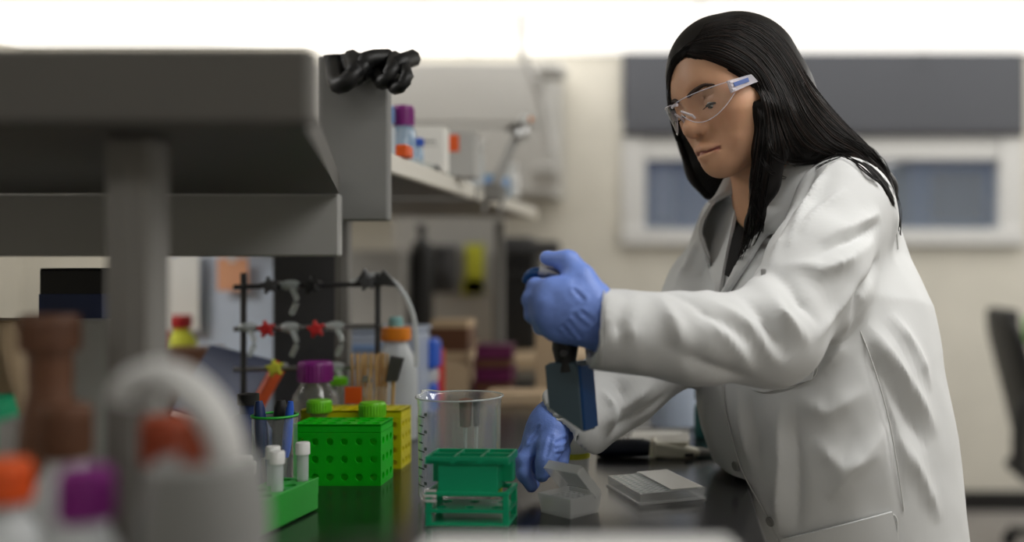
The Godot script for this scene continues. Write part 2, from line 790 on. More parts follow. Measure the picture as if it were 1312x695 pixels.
# cloth lying on a blob between two lines of pixels, lift metres above it and thick metres thick
func sheet(b: Blob, left: Array, right: Array, n: int, m: int, lift: float, thick: float, from := 1.0, roll := 0.0) -> SurfaceTool:
	var A := curve(left, n)
	var B := curve(right, n)
	var top := []
	var low := []
	for i in n + 1:
		var r := []
		var l := []
		for j in m + 1:
			var x := float(j) / m
			var q: Vector2 = A[i].lerp(B[i], x)
			var p := hit(b, q.x, q.y, from)
			var g := grad(b, p)
			var up := lift + roll * sin(x * PI)
			r.append(p + g * (up + thick))
			l.append(p + g * (up - 0.003))
		top.append(r)
		low.append(l)
	var s := mb()
	var o: Vector3 = (top[0][0] + top[n][m]) / 2.0 - Vector3(0, 0, 0.0)
	var flip: bool = (top[1][0] - top[0][0]).cross(top[0][1] - top[0][0]).dot(grad(b, top[0][0])) < 0
	s.set_smooth_group(1)
	for i in n:
		for j in m:
			if flip:
				quad(s, top[i][j], top[i][j + 1], top[i + 1][j + 1], top[i + 1][j])
				quad(s, low[i + 1][j], low[i + 1][j + 1], low[i][j + 1], low[i][j])
			else:
				quad(s, top[i + 1][j], top[i + 1][j + 1], top[i][j + 1], top[i][j])
				quad(s, low[i][j], low[i][j + 1], low[i + 1][j + 1], low[i + 1][j])
	s.set_smooth_group(-1)
	for i in n:
		rim_quad(s, top[i][0], top[i + 1][0], low[i + 1][0], low[i][0], not flip)
		rim_quad(s, top[i + 1][m], top[i][m], low[i][m], low[i + 1][m], not flip)
	for j in m:
		rim_quad(s, top[0][j + 1], top[0][j], low[0][j], low[0][j + 1], not flip)
		rim_quad(s, top[n][j], top[n][j + 1], low[n][j + 1], low[n][j], not flip)
	return s


func rim_quad(s: SurfaceTool, a: Vector3, b: Vector3, c: Vector3, d: Vector3, flip: bool) -> void:
	if flip:
		quad(s, a, b, c, d)
	else:
		quad(s, d, c, b, a)


# ---------------------------------------------------------------- the room
func slab(lo: Vector3, hi: Vector3, bevel := 0.0) -> SurfaceTool:
	var s := mb()
	box(s, (lo + hi) / 2.0, hi - lo, bevel)
	return s


func room() -> void:
	structure("floor", slab(Vector3(-3.3, -0.1, WALL - 0.1), Vector3(3.5, 0, 2.1)), "floor", "grey sheet floor of the laboratory")
	structure("ceiling", slab(Vector3(-3.3, CEIL, WALL - 0.1), Vector3(3.5, CEIL + 0.1, 2.1)), "ceiling", "white laboratory ceiling")
	structure("wall_left", slab(Vector3(-3.3, 0, WALL - 0.1), Vector3(-3.2, CEIL, 2.1)), "wall")
	structure("wall_right", slab(Vector3(3.4, 0, WALL - 0.1), Vector3(3.5, CEIL, 2.1)), "wall")
	structure("wall_front", slab(Vector3(-3.2, 0, 2.0), Vector3(3.4, CEIL, 2.1)), "wall")
	# back wall round the window opening
	var wl := -0.262
	var wr := 1.70
	var wb := 1.302
	var s := mb()
	for q in [[-3.2, 0.0, wl, CEIL], [wr, 0.0, 3.4, CEIL], [wl, 0.0, wr, wb]]:
		box(s, Vector3((q[0] + q[2]) / 2, (q[1] + q[3]) / 2, WALL - 0.07), Vector3(q[2] - q[0], q[3] - q[1], 0.14), 0.0)
	structure("wall_back", s, "wall", "warm grey painted wall behind the bench")
	structure("baseboard_back", slab(Vector3(-3.2, 0, WALL), Vector3(3.4, 0.098, WALL + 0.012), 0.003), "baseboard", "black rubber skirting along the back wall")
	# window
	var w := Node3D.new()
	w.name = "window_1"
	w.position = Vector3((wl + wr) / 2, wb, WALL - 0.02)
	w.set_meta("kind", "structure")
	w.set_meta("label", "white framed window half covered by a dark blind")
	add_child(w)
	var ww := wr - wl
	var fr := 0.115
	s = mb()
	box(s, Vector3(-ww / 2 + fr / 2, 0.31, 0), Vector3(fr, 0.62, 0.1), 0.006)
	part("jamb", s, "trim", w)
	s = mb()
	box(s, Vector3(ww / 2 - fr / 2, 0.31, 0), Vector3(fr, 0.62, 0.1), 0.006)
	part("jamb", s, "trim", w)
	s = mb()
	box(s, Vector3(0.22, 0.31, -0.01), Vector3(0.08, 0.62, 0.07), 0.006)
	part("mullion", s, "trim", w)
	s = mb()
	box(s, Vector3(0, 0.04, 0.012), Vector3(ww, 0.082, 0.12), 0.006)
	part("sill", s, "trim", w)
	s = mb()
	box(s, Vector3(0, 0.48, -0.005), Vector3(ww - 2 * fr, 0.12, 0.085), 0.006)
	part("transom", s, "trim", w)
	s = mb()
	box(s, Vector3(0, 0.78, -0.04), Vector3(ww, 0.34, 0.06), 0.004)
	part("head_panel", s, "trim", w)
	for q in [[-ww / 2 + fr, 0.18], [0.26, ww / 2 - fr]]:
		s = mb()
		box(s, Vector3((q[0] + q[1]) / 2, 0.25, -0.02), Vector3(q[1] - q[0], 0.36, 0.006), 0.001)
		part("pane", s, "pane", w)
	# blind
	var b := thing("window_blind", "dark grey roller blind drawn halfway down the window", "blind", Vector3((wl + wr) / 2 + 0.005, 1.835, WALL + 0.045))
	s = mb()
	box(s, Vector3(0, 0.222, 0), Vector3(ww - 0.01, 0.38, 0.004), 0.001)
	part("fabric", s, "blind", b)
	s = mb()
	box(s, Vector3(0, 0.016, 0), Vector3(ww - 0.01, 0.034, 0.016), 0.005)
	part("bottom_bar", s, "blind_bar", b)
	# across the yard behind the window
	var h := thing("building_facade", "blurred blue grey building front seen through the window", "building", Vector3(0.7, 0, -8.6))
	s = mb()
	box(s, Vector3(0, 1.6, -0.15), Vector3(7.0, 5.0, 0.3), 0.0)
	mat("facade", rgb8(112, 124, 158), 0.8)
	mat("facade_pane", rgb8(52, 62, 84), 0.3)
	mat("facade_frame", rgb8(205, 188, 192), 0.7)
	mat("facade_brick", rgb8(120, 92, 96), 0.8)
	part("wall", s, "facade", h)
	for q in [[-0.80, 1.77, 0.16, 0.44, "facade_frame"], [-1.35, 1.85, 0.3, 0.7, "facade_pane"], [0.95, 1.85, 0.5, 0.8, "facade_pane"], [1.6, 1.75, 0.42, 0.42, "facade_brick"], [2.02, 1.6, 0.3, 0.3, "facade_frame"], [2.4, 1.9, 0.34, 0.8, "facade_pane"], [1.55, 2.25, 0.36, 0.3, "facade_frame"]]:
		s = mb()
		box(s, Vector3(q[0], q[1], 0.02), Vector3(q[2], q[3], 0.05), 0.01)
		part("window" if q[4] == "facade_pane" else "panel", s, q[4], h)
	s = mb()
	box(s, Vector3(0, -0.05, 1.3), Vector3(9, 0.1, 4.2), 0.0)
	structure("trim_1", s, "light_grey", "pale paving of the yard outside").position = Vector3(0.7, 0, -8.6)


func placed_ceiling_lights() -> void:
	var glow := mat("panel_glow", rgb8(255, 253, 248), 0.6)  # glow of the added panel row and of the unseen panels
	glow.emission_enabled = true
	glow.emission = Color(1.0, 0.985, 0.96)
	glow.emission_energy_multiplier = PANEL_GLOW
	mat("panel_rim", rgb8(245, 245, 244), 0.5)
	# an added glowing row along the back wall, then unseen ones above the benches and the aisle: place, size, power
	var spots := []
	for i in 6:
		spots.append([Vector3(-2.65 + 1.1 * i, CEIL, WALL + 0.55), Vector2(1.094, 1.08), 0.30, "added glowing white panel in the ceiling above the back wall, number %s from the left end" % ["one", "two", "three", "four", "five", "six"][i]])
	spots.append([Vector3(0.95, CEIL, -1.05), Vector2(1.2, 0.6), 1.95, "unseen ceiling light panel over the aisle, lighting the woman from above"])
	spots.append([Vector3(1.7, CEIL, 0.55), Vector2(1.2, 0.6), 1.35, "unseen ceiling light panel behind the camera, lighting the woman from the right front"])
	spots.append([Vector3(1.9, CEIL, -3.1), Vector2(1.2, 0.6), 2.7, "unseen ceiling light panel near the window, lighting the back wall"])
	spots.append([Vector3(-0.9, CEIL, 0.6), Vector2(1.2, 0.6), 0.45, "unseen ceiling light panel behind the camera, lighting the shelves at the left"])
	spots.append([Vector3(-2.2, CEIL, -1.3), Vector2(1.2, 0.6), 2.6, "unseen ceiling light panel left of the bench, lighting the notices under the shelves"])
	for q in spots:
		var t := thing("placed_ceiling_light", q[3], "lamp", q[0] - Vector3(0, 0.02, 0), 0.0, "added and unseen ceiling light panels")
		var z: Vector2 = q[1]
		var s := mb()
		box(s, Vector3(0, 0.011, 0), Vector3(z.x, 0.018, z.y), 0.002)
		part("frame", s, "panel_rim", t)
		s = mb()
		box(s, Vector3(0, 0.0, 0), Vector3(z.x - 0.004, 0.006, z.y - 0.004), 0.001)
		part("diffuser", s, "panel_glow", t)
		var l := AreaLight3D.new()
		l.name = "light"
		l.area_size = z - Vector2(0.02, 0.02)
		l.area_normalize_energy = true
		l.light_energy = q[2] * PANEL_ENERGY
		l.light_color = Color(1.0, 0.996, 0.985)
		l.area_range = 12.0
		l.area_attenuation = 2.0
		l.shadow_enabled = true
		l.rotation.x = -PI / 2
		l.position.y = -0.006
		t.add_child(l)


func benches() -> void:
	# the long black worktop on its cabinets, its right edge at the woman's coat
	var t := thing("workbench_top", "glossy black worktop of the laboratory bench", "worktop", Vector3(-0.63, BENCH, -1.2))
	var s := mb()
	box(s, Vector3(0, -0.016, 0), Vector3(1.46, 0.032, 3.0), 0.003)
	part("slab", s, "worktop", t)
	for i in 3:
		var c := thing("base_cabinet", "grey cabinet under the black worktop, %s along the bench" % ["nearest", "middle one", "farthest"][i], "cabinet", Vector3(-0.62, 0, -0.15 - 0.88 * i), 0.0, "cabinets under the bench")
		s = mb()
		box(s, Vector3(0, 0.485, 0), Vector3(1.36, 0.8, 0.87), 0.003)
		part("body", s, "cabinet", c)
		s = mb()
		box(s, Vector3(0, 0.043, 0), Vector3(1.26, 0.084, 0.87), 0.0)
		part("plinth", s, "baseboard", c)
		for k in 2:
			s = mb()
			box(s, Vector3(0.69, 0.5, -0.215 + 0.43 * k), Vector3(0.018, 0.74, 0.42), 0.003)
			var d := part("door", s, "cabinet", c)
			s = mb()
			tube(s, [Vector3(0.7, 0.78, -0.05 + 0.1 * k), Vector3(0.72, 0.78, -0.05 + 0.1 * k), Vector3(0.72, 0.66, -0.05 + 0.1 * k), Vector3(0.7, 0.66, -0.05 + 0.1 * k)], 0.005)
			part("handle", s, "steel", d)
	# the side bench against the back of the room
	t = thing("side_worktop", "pale worktop of the blurred side bench behind the beaker", "worktop", Vector3(-1.3, 0.92, -3.75))
	s = mb()
	box(s, Vector3(0, -0.02, 0), Vector3(2.6, 0.04, 0.8), 0.003)
	part("slab", s, "tan", t)
	var c2 := thing("side_cabinet", "beige cabinet front under the side bench", "cabinet", Vector3(-1.3, 0, -3.78))
	s = mb()
	box(s, Vector3(0, 0.438, 0), Vector3(2.54, 0.876, 0.7), 0.003)
	part("body", s, "cabinet", c2)
	for i in 4:
		s = mb()
		box(s, Vector3(-0.95 + 0.63 * i, 0.46, 0.36), Vector3(0.61, 0.76, 0.018), 0.003)
		part("door", s, "cabinet", c2)
	# wall cupboards at the back, with a seam
	t = thing("wall_cupboard", "light grey wall cupboard with a dark seam, high at the back", "cupboard", Vector3(-1.12, 1.52, -4.75))
	s = mb()
	box(s, Vector3(-0.2, 0.305, -0.2), Vector3(1.55, 0.60, 0.4), 0.004)
	part("body", s, "light_grey", t)
	s = mb()
	box(s, Vector3(-0.2, 0.16, 0.012), Vector3(1.53, 0.30, 0.02), 0.006)
	part("door", s, "light_grey", t)
	s = mb()
	box(s, Vector3(-0.2, 0.46, 0.012), Vector3(1.53, 0.28, 0.02), 0.006)
	part("door", s, "light_grey", t)


func post(u: float, w: float, d: float, v_top: float, label: String, m := "shelf_grey", foot := BENCH) -> void:
	var p := bd(u, d)
	p.y = foot
	var top := H - (v_top - CY) / F * d
	var t := thing("shelf_post", label, "post", p)
	var s := mb()
	box(s, Vector3(0, (top - foot) / 2, 0), Vector3(w, top - foot, w), 0.003)
	part("upright", s, m, t)
	s = mb()
	box(s, Vector3(0, 0.004, 0), Vector3(w * 2.0, 0.008, w * 2.0), 0.002)
	part("foot", s, m, t)
	s = mb()
	box(s, Vector3(0, (top - foot) * 0.5, w / 2), Vector3(w * 0.3, (top - foot) * 0.96, 0.003), 0.001)
	part("channel", s, m, t)


func shelves() -> void:
	var s := mb()
	# near shelf, out of focus at the left: trapezium board seen from below, with a beam at its near end
	var y0 := H + 0.101
	var t := thing("near_shelf", "blurred grey shelf hanging close on the left, shade put into its colour", "shelf", Vector3(-0.6, y0, -1.2))
	var o := t.position
	prism(s, [Vector2(-1.5, -0.8), Vector2(-0.28, -0.8), Vector2(-0.503, -1.578), Vector2(-1.5, -1.578)].map(func(p): return Vector2(p.x - o.x, -(p.y - o.z))), 0.03, Transform3D(Basis(Vector3.RIGHT, -PI / 2), Vector3.ZERO))
	part("board", s, "shelf_shaded", t)
	s = mb()
	box(s, Vector3(-0.89 - o.x, 0.029, -0.79 - o.z), Vector3(1.24, 0.058, 0.02), 0.004)
	part("end_beam", s, "shelf_shaded", t)
	s = mb()
	box(s, Vector3(-1.0 - o.x, -0.047, -1.586 - o.z), Vector3(0.994, 0.094, 0.016), 0.003)
	part("back_panel", s, "light_grey", t)
	post(177, 0.036, 0.86, 178, "grey blurred shelf post nearest to the camera at the left")
	post(440, 0.024, 1.82, 234, "slim grey shelf post beside the glass taps")
	# the reagent shelf with the white front edge
	var xf := -0.437
	var yu := H + 0.1365
	t = thing("reagent_shelf", "white edged shelf holding boxes above the bench", "shelf", Vector3(-0.8, yu, -1.96))
	o = t.position
	s = mb()
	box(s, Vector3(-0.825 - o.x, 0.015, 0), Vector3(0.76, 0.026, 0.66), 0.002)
	part("board", s, "shelf_grey", t)
	s = mb()
	box(s, Vector3(xf - 0.006 - o.x, 0.015, 0), Vector3(0.014, 0.031, 0.68), 0.003)
	part("front_edge", s, "shelf_white", t)
	s = mb()
	for k in 6:
		box(s, Vector3(-0.56 - o.x, -0.003, 0.26 - 0.02 * k), Vector3(0.13, 0.004, 0.006), 0.001)
	part("vent_grille", s, "steel", t)
	s = mb()
	box(s, Vector3(-0.491 - o.x, 0.051, -1.615 - o.z), Vector3(0.108, 0.252, 0.022), 0.003)
	part("end_panel", s, "grey", t)
	t = thing("far_shelf", "white edged shelf section beyond the boxes, near the lamp clamp", "shelf", Vector3(-0.8, yu, -2.86))
	o = t.position
	s = mb()
	box(s, Vector3(-0.825 - o.x, 0.015, 0), Vector3(0.76, 0.026, 0.92), 0.002)
	part("board", s, "shelf_grey", t)
	s = mb()
	box(s, Vector3(xf - 0.006 - o.x, 0.015, 0), Vector3(0.014, 0.031, 0.94), 0.003)
	part("front_edge", s, "shelf_white", t)
	post(640, 0.026, 3.2, 284, "grey shelf post under the far end of the white edged shelves", "shelf_grey", 0.0)
	# panel that closes the rear of the shelf, dark grey
	t = thing("rear_panel", "dark grey panel standing behind the glass taps", "panel", bd(395, 1.95))
	s = mb()
	box(s, Vector3(0, 0.165, 0), Vector3(0.125, 0.33, 0.02), 0.003)
	part("sheet", s, "dark_grey", t)
	s = mb()
	box(s, Vector3(0, 0.012, 0.02), Vector3(0.14, 0.024, 0.05), 0.003)
	part("foot", s, "dark_steel", t)


# ---------------------------------------------------------------- kinds of lab things
# a bottle with shoulders, neck and a ribbed screw cap; base at the origin
func bottle(called: String, label: String, at_: Vector3, r: float, h: float, neck: float, cap_h: float, glass_m: String, cap_m: String, fill_m := "", fill := 0.5, cat := "bottle", cap_r := 0.0) -> Node3D:
	var t := thing(called, label, cat, at_)
	var s := mb()
	var sh := h - cap_h * 0.6
	lathe(s, [Vector2(0, 0), Vector2(r * 0.9, 0), Vector2(r, r * 0.12), Vector2(r, sh * 0.66), Vector2(r * 0.93, sh * 0.74), Vector2(r * 0.7, sh * 0.83), Vector2(neck, sh * 0.88), Vector2(neck, sh), Vector2(neck * 0.8, sh)], 28)
	part("body", s, glass_m, t)
	s = mb()
	var cr := cap_r if cap_r > 0 else neck * 1.28
	lathe(s, [Vector2(0, h - cap_h), Vector2(cr, h - cap_h), Vector2(cr, h - cap_h * 0.1), Vector2(cr * 0.93, h), Vector2(0, h)], 28)
	for i in 28:
		var a := TAU * i / 28
		box(s, Vector3(cr + 0.0003, h - cap_h * 0.55, 0), Vector3(0.0014, cap_h * 0.8, cr * 0.1), 0.0003, Transform3D(Basis(Vector3.UP, a), Vector3.ZERO))
	part("cap", s, cap_m, t)
	if fill_m:
		s = mb()
		var f := sh * 0.66 * fill
		lathe(s, [Vector2(0, r * 0.06), Vector2(r * 0.88, r * 0.06), Vector2(r * 0.95, r * 0.14), Vector2(r * 0.95, f), Vector2(0, f)], 28)
		part("liquid", s, fill_m, t)
	return t


# a carton with flaps and a seam; turned about y
func carton(called: String, label: String, at_: Vector3, size: Vector3, turn: float, m: String, cat := "box", band := "", group := "") -> Node3D:
	var t := thing(called, label, cat, at_, turn, group)
	var s := mb()
	box(s, Vector3(0, size.y / 2, 0), size, 0.0015)
	part("body", s, m, t)
	s = mb()
	box(s, Vector3(0, size.y + 0.0006, -size.z * 0.252), Vector3(size.x * 0.985, 0.0018, size.z * 0.48), 0.0005)
	part("flap", s, m, t)
	s = mb()
	box(s, Vector3(0, size.y + 0.0006, size.z * 0.252), Vector3(size.x * 0.985, 0.0018, size.z * 0.48), 0.0005)
	part("flap", s, m, t)
	if band:
		s = mb()
		box(s, Vector3(0, size.y * 0.72, 0), Vector3(size.x + 0.001, size.y * 0.36, size.z + 0.001), 0.0004)
		part("band", s, band, t)
	return t


func far_things() -> void:
	var yb := 0.92
	var s := mb()
	# things on the side bench: column, depth, then shape
	var f := func(u: float, d: float) -> Vector3: return Vector3((u - CX) / F * d, yb, -d)
	# white sheet-like equipment left, dark upright cylinders
	carton("white_instrument", "white instrument housing blurred behind the orange capped bottle", f.call(488, 3.6), Vector3(0.18, 0.34, 0.22), 0.1, "light_grey", "instrument")
	var p: Vector3 = f.call(540, 3.62)
	var t := thing("gas_bottle", "slim black cylinder standing beside the white instrument", "cylinder", p)
	s = mb()
	lathe(s, [Vector2(0, 0), Vector2(0.038, 0), Vector2(0.04, 0.01), Vector2(0.04, 0.33), Vector2(0.03, 0.37), Vector2(0.012, 0.385), Vector2(0.012, 0.41), Vector2(0, 0.41)], 20)
	part("body", s, "black", t)
	s = mb()
	box(s, Vector3(0, 0.42, 0), Vector3(0.03, 0.024, 0.03), 0.004)
	part("valve", s, "dark_steel", t)
	t = thing("wall_telephone", "black handset hanging on the far wall panel", "telephone", px(567, 345, 3.9) - Vector3(0, 0.09, 0))
	s = mb()
	box(s, Vector3(0, 0.09, 0), Vector3(0.11, 0.18, 0.05), 0.012)
	part("body", s, "dark_grey", t)
	s = mb()
	tube(s, curve([Vector3(-0.03, 0.17, 0.045), Vector3(-0.034, 0.12, 0.06), Vector3(-0.034, 0.06, 0.06), Vector3(-0.03, 0.01, 0.045)], 8), [0.02, 0.02, 0.012, 0.011, 0.011, 0.011, 0.012, 0.02, 0.02], 10)
	part("handset", s, "black", t)
	t = thing("notice_board", "pale panel on the far side bench behind the telephone", "panel", f.call(575, 3.98))
	s = mb()
	box(s, Vector3(0, 0.25, 0), Vector3(0.42, 0.5, 0.02), 0.003)
	part("board", s, "light_grey", t)
	for q in [[608, 345, 0.07, 0.19], [606, 368, 0.08, 0.06]]:
		var c := px(q[0], q[1], 3.955)
		s = mb()
		box(s, Vector3.ZERO, Vector3(q[2], q[3], 0.002), 0.0004)
		single("sticky_note", s, "yellow_note", "%s yellow paper note on the pale far panel" % ["tall" if q[3] > 0.1 else "small lower"], "note", c, 0.0, "yellow notes")
	# tower of dark equipment right of the notes
	t = thing("equipment_tower", "tall dark instrument tower blurred beside the yellow notes", "instrument", f.call(665, 3.7))
	s = mb()
	box(s, Vector3(0, 0.17, 0), Vector3(0.15, 0.34, 0.2), 0.012)
	part("body", s, "black", t)
	s = mb()
	box(s, Vector3(0.0, 0.36, 0.0), Vector3(0.12, 0.06, 0.16), 0.014)
	part("head", s, "dark_grey", t)
	s = mb()
	box(s, Vector3(0.07, 0.35, 0.06), Vector3(0.16, 0.05, 0.05), 0.01)
	part("arm", s, "dark_grey", t)
	for i in 3:
		s = mb()
		tube(s, [Vector3(-0.04 + 0.04 * i, 0.26, 0.1), Vector3(-0.04 + 0.04 * i, 0.26, 0.108)], 0.012, 12)
		part("knob", s, "dark_steel", t)
	# magenta folders in a stack
	for i in 4:
		t = thing("magenta_folder", ["lowest of the dark magenta folders stacked", "second dark magenta folder up the stack", "third dark magenta folder up the stack", "topmost dark magenta folder of the stack"][i] + " behind the beaker", "folder", bd(634, 2.5) + Vector3(0.004 * (i % 2), 0.0272 * i, 0), 0.03 * i, "magenta folders")
		s = mb()
		box(s, Vector3(0, 0.0018, 0), Vector3(0.085, 0.003, 0.12), 0.0006)
		box(s, Vector3(0, 0.0252, 0), Vector3(0.085, 0.003, 0.12), 0.0006)
		box(s, Vector3(-0.041, 0.0135, 0), Vector3(0.003, 0.026, 0.12), 0.0006)
		part("cover", s, "maroon", t)
		s = mb()
		box(s, Vector3(0.001, 0.0135, 0), Vector3(0.078, 0.02, 0.114), 0.0008)
		part("pages", s, "maroon" if i % 2 else "brown", t)
	carton("carton", "brown topped carton blurred left of the magenta folders", bd(581, 2.6), Vector3(0.09, 0.16, 0.1), 0.0, "tan", "box", "brown")
	carton("carton", "low beige carton in front of the brown topped carton", bd(578, 2.46), Vector3(0.085, 0.062, 0.09), 0.1, "tan", "box")
	carton("carton", "beige carton blurred left of the held pipette", bd(712, 2.58), Vector3(0.085, 0.19, 0.12), 0.0, "tan", "box")
	carton("carton", "flat tan carton lying on the bench right behind the beaker", bd(662, 2.28), Vector3(0.13, 0.022, 0.12), 0.0, "tan", "box")
	# the pale blue carboy between the arms and a teal chair back by the coat
	t = thing("water_jug", "pale blue jug blurred between the white sleeves", "jug", bd(868, 1.96))
	s = mb()
	lathe(s, [Vector2(0, 0), Vector2(0.046, 0), Vector2(0.05, 0.004), Vector2(0.05, 0.11), Vector2(0.042, 0.135), Vector2(0.02, 0.15), Vector2(0.015, 0.155), Vector2(0, 0.155)], 28)
	part("body", s, "milky_blue", t)
	s = mb()
	lathe(s, [Vector2(0, 0.15), Vector2(0.02, 0.15), Vector2(0.02, 0.172), Vector2(0, 0.174)], 20)
	part("cap", s, "pale_blue", t)
	# white jointed arm and round head at the top
	t = thing("jointed_arm", "slanting white jointed arm at the upper middle", "lamp", px(712, 200, 4.3))
	var o := t.position
	s = mb()
	tube(s, [Vector3(px(668, 66, 4.3).x, CEIL, -4.3) - o, px(668, 66, 4.3) - o, px(690, 112, 4.3) - o], 0.016, 10)
	part("upper_rod", s, "trim", t)
	s = mb()
	tube(s, [px(690, 112, 4.3) - o, px(707, 198, 4.3) - o], 0.022, 10)
	part("lower_rod", s, "trim", t)
	s = mb()
	lathe(s, [Vector2(0, -0.02), Vector2(0.03, -0.02), Vector2(0.034, 0), Vector2(0.03, 0.02), Vector2(0, 0.02)], 16, Transform3D(Basis(Vector3.RIGHT, PI / 2), px(690, 112, 4.3) - o))
	part("joint", s, "trim", t)
	s = mb()
	lathe(s, [Vector2(0, 0), Vector2(0.07, 0.0), Vector2(0.075, 0.03), Vector2(0.05, 0.06), Vector2(0, 0.07)], 20, Transform3D(Basis(), px(705, 100, 4.45) - o))
	part("head", s, "light_grey", t)
	s = mb()
	box(s, px(700, 215, 4.3) - o + Vector3(0, -0.03, 0), Vector3(0.12, 0.09, 0.08), 0.02)
	part("clamp", s, "light_grey", t)
	# colourful things on the opposite side, seen under the near shelf at the left
	t = thing("notice", "white paper notice at the left under the near shelf", "paper", px(224, 372, 2.58))
	s = mb()
	box(s, Vector3.ZERO, Vector3(0.12, 0.2, 0.002), 0.0004)
	part("sheet", s, "paper", t)
	s = mb()
	box(s, Vector3(0, 0.09, 0.002), Vector3(0.02, 0.012, 0.004), 0.001)
	part("tape", s, "pale_blue", t)
	t = thing("notice", "peach paper notice beside the white one, under the near shelf", "paper", px(298, 352, 2.58))
	s = mb()
	box(s, Vector3.ZERO, Vector3(0.075, 0.08, 0.002), 0.0004)
	part("sheet", s, "peach", t)
	s = mb()
	box(s, Vector3(0, 0.034, 0.002), Vector3(0.016, 0.01, 0.004), 0.001)
	part("tape", s, "paper", t)
	t = thing("pale_panel", "pale bluish panel behind the paper notices at the left", "panel", bd(258, 2.605))  # plain pale panel standing in for an unclear bright patch
	s = mb()
	box(s, Vector3(0, 0.16, -0.012), Vector3(0.36, 0.32, 0.02), 0.003)
	box(s, Vector3(0, 0.008, 0), Vector3(0.34, 0.016, 0.1), 0.003)
	part("sheet", s, "pale_board", t)
	bottle("squeeze_bottle", "yellow green bottle with a red cap before the pinned notices", bd(232, 2.45), 0.036, 0.18, 0.018, 0.03, "yellow_note", "red")
	bottle("squeeze_bottle", "red bottle at the left end behind the navy binder", bd(205, 2.5), 0.03, 0.14, 0.015, 0.025, "red", "orange_red")
	carton("carton", "brown carton on the bench behind the navy binder", bd(245, 2.3), Vector3(0.11, 0.115, 0.1), 0.1, "brown", "box", "")
	# navy binder leaning over, orange spine stripe
	t = thing("binder", "navy binder leaning with an orange edge stripe", "binder", bd(262, 1.78) + Vector3(0, 0.024, 0))
	t.rotation = Vector3(-0.55, -0.25, -0.2)
	s = mb()
	box(s, Vector3(0, 0.075, 0), Vector3(0.145, 0.13, 0.026), 0.003)
	part("cover", s, "navy", t)
	s = mb()
	box(s, Vector3(0.076, 0.075, 0), Vector3(0.012, 0.13, 0.028), 0.003)
	part("edge_stripe", s, "orange_red", t)
	s = mb()
	box(s, Vector3(0.0, 0.004, 0), Vector3(0.14, 0.012, 0.02), 0.001)
	part("pages", s, "paper", t)


func office_chair() -> void:
	var t := thing("office_chair", "black office chair at the right edge of the room", "chair", Vector3(1.73, 0, -4.3), 0.0)
	var o := t.position - Vector3(0.03, 0, 0)
	var q := func(u: float, v: float, dz := 0.0) -> Vector3: return px(u, v, 4.3 - dz) - o
	var s := mb()
	# back: a padded mesh frame seen from the side, leaning
	tube(s, curve([q.call(1272, 402), q.call(1281, 440), q.call(1297, 500), q.call(1310, 560), q.call(1318, 600)], 16), [0.022, 0.032, 0.035, 0.037, 0.038, 0.038, 0.039, 0.039, 0.039, 0.038, 0.038, 0.037, 0.036, 0.034, 0.032, 0.03, 0.024], 12, 5.6, Vector3(0, 0, 1))
	part("backrest", s, "black", t)
	s = mb()
	box(s, q.call(1275, 408), Vector3(0.05, 0.08, 0.3), 0.012, Transform3D())
	part("head_bar", s, "black", t)
	for z in [-0.22, 0.22]:
		s = mb()
		tube(s, curve([q.call(1312, 505, z), q.call(1296, 530, z), q.call(1292, 580, z), q.call(1300, 610, z), q.call(1330, 622, z)], 14), 0.017, 10)
		part("armrest", s, "black", t)
	s = mb()
	box(s, q.call(1370, 606), Vector3(0.46, 0.08, 0.46), 0.03)
	part("seat", s, "black", t)
	s = mb()
	lathe(s, [Vector2(0, 0.08), Vector2(0.035, 0.08), Vector2(0.035, 0.3), Vector2(0, 0.3)], 14, at(Vector3(q.call(1370, 606).x, 0, 0)))
	part("gas_lift", s, "dark_steel", t)
	for i in 5:
		var a := TAU * i / 5 + 0.2
		var c := Vector3(q.call(1370, 606).x, 0, 0)
		var e := c + Vector3(cos(a) * 0.3, 0.07, sin(a) * 0.3)
		s = mb()
		tube(s, [c + Vector3(0, 0.1, 0), e], [0.028, 0.018], 8)
		part("foot", s, "black", t)
		s = mb()
		lathe(s, [Vector2(0, -0.02), Vector2(0.03, -0.02), Vector2(0.03, 0.02), Vector2(0, 0.02)], 12, Transform3D(Basis(Vector3.UP, a) * Basis(Vector3.RIGHT, PI / 2), e - Vector3(0, 0.037, 0)))
		part("caster", s, "rubber", t)
	s = mb()
	box(s, q.call(1313, 425), Vector3(0.02, 0.11, 0.16), 0.004)
	part("green_tag", s, "lime_cap", t, "yellow green cloth over the back")


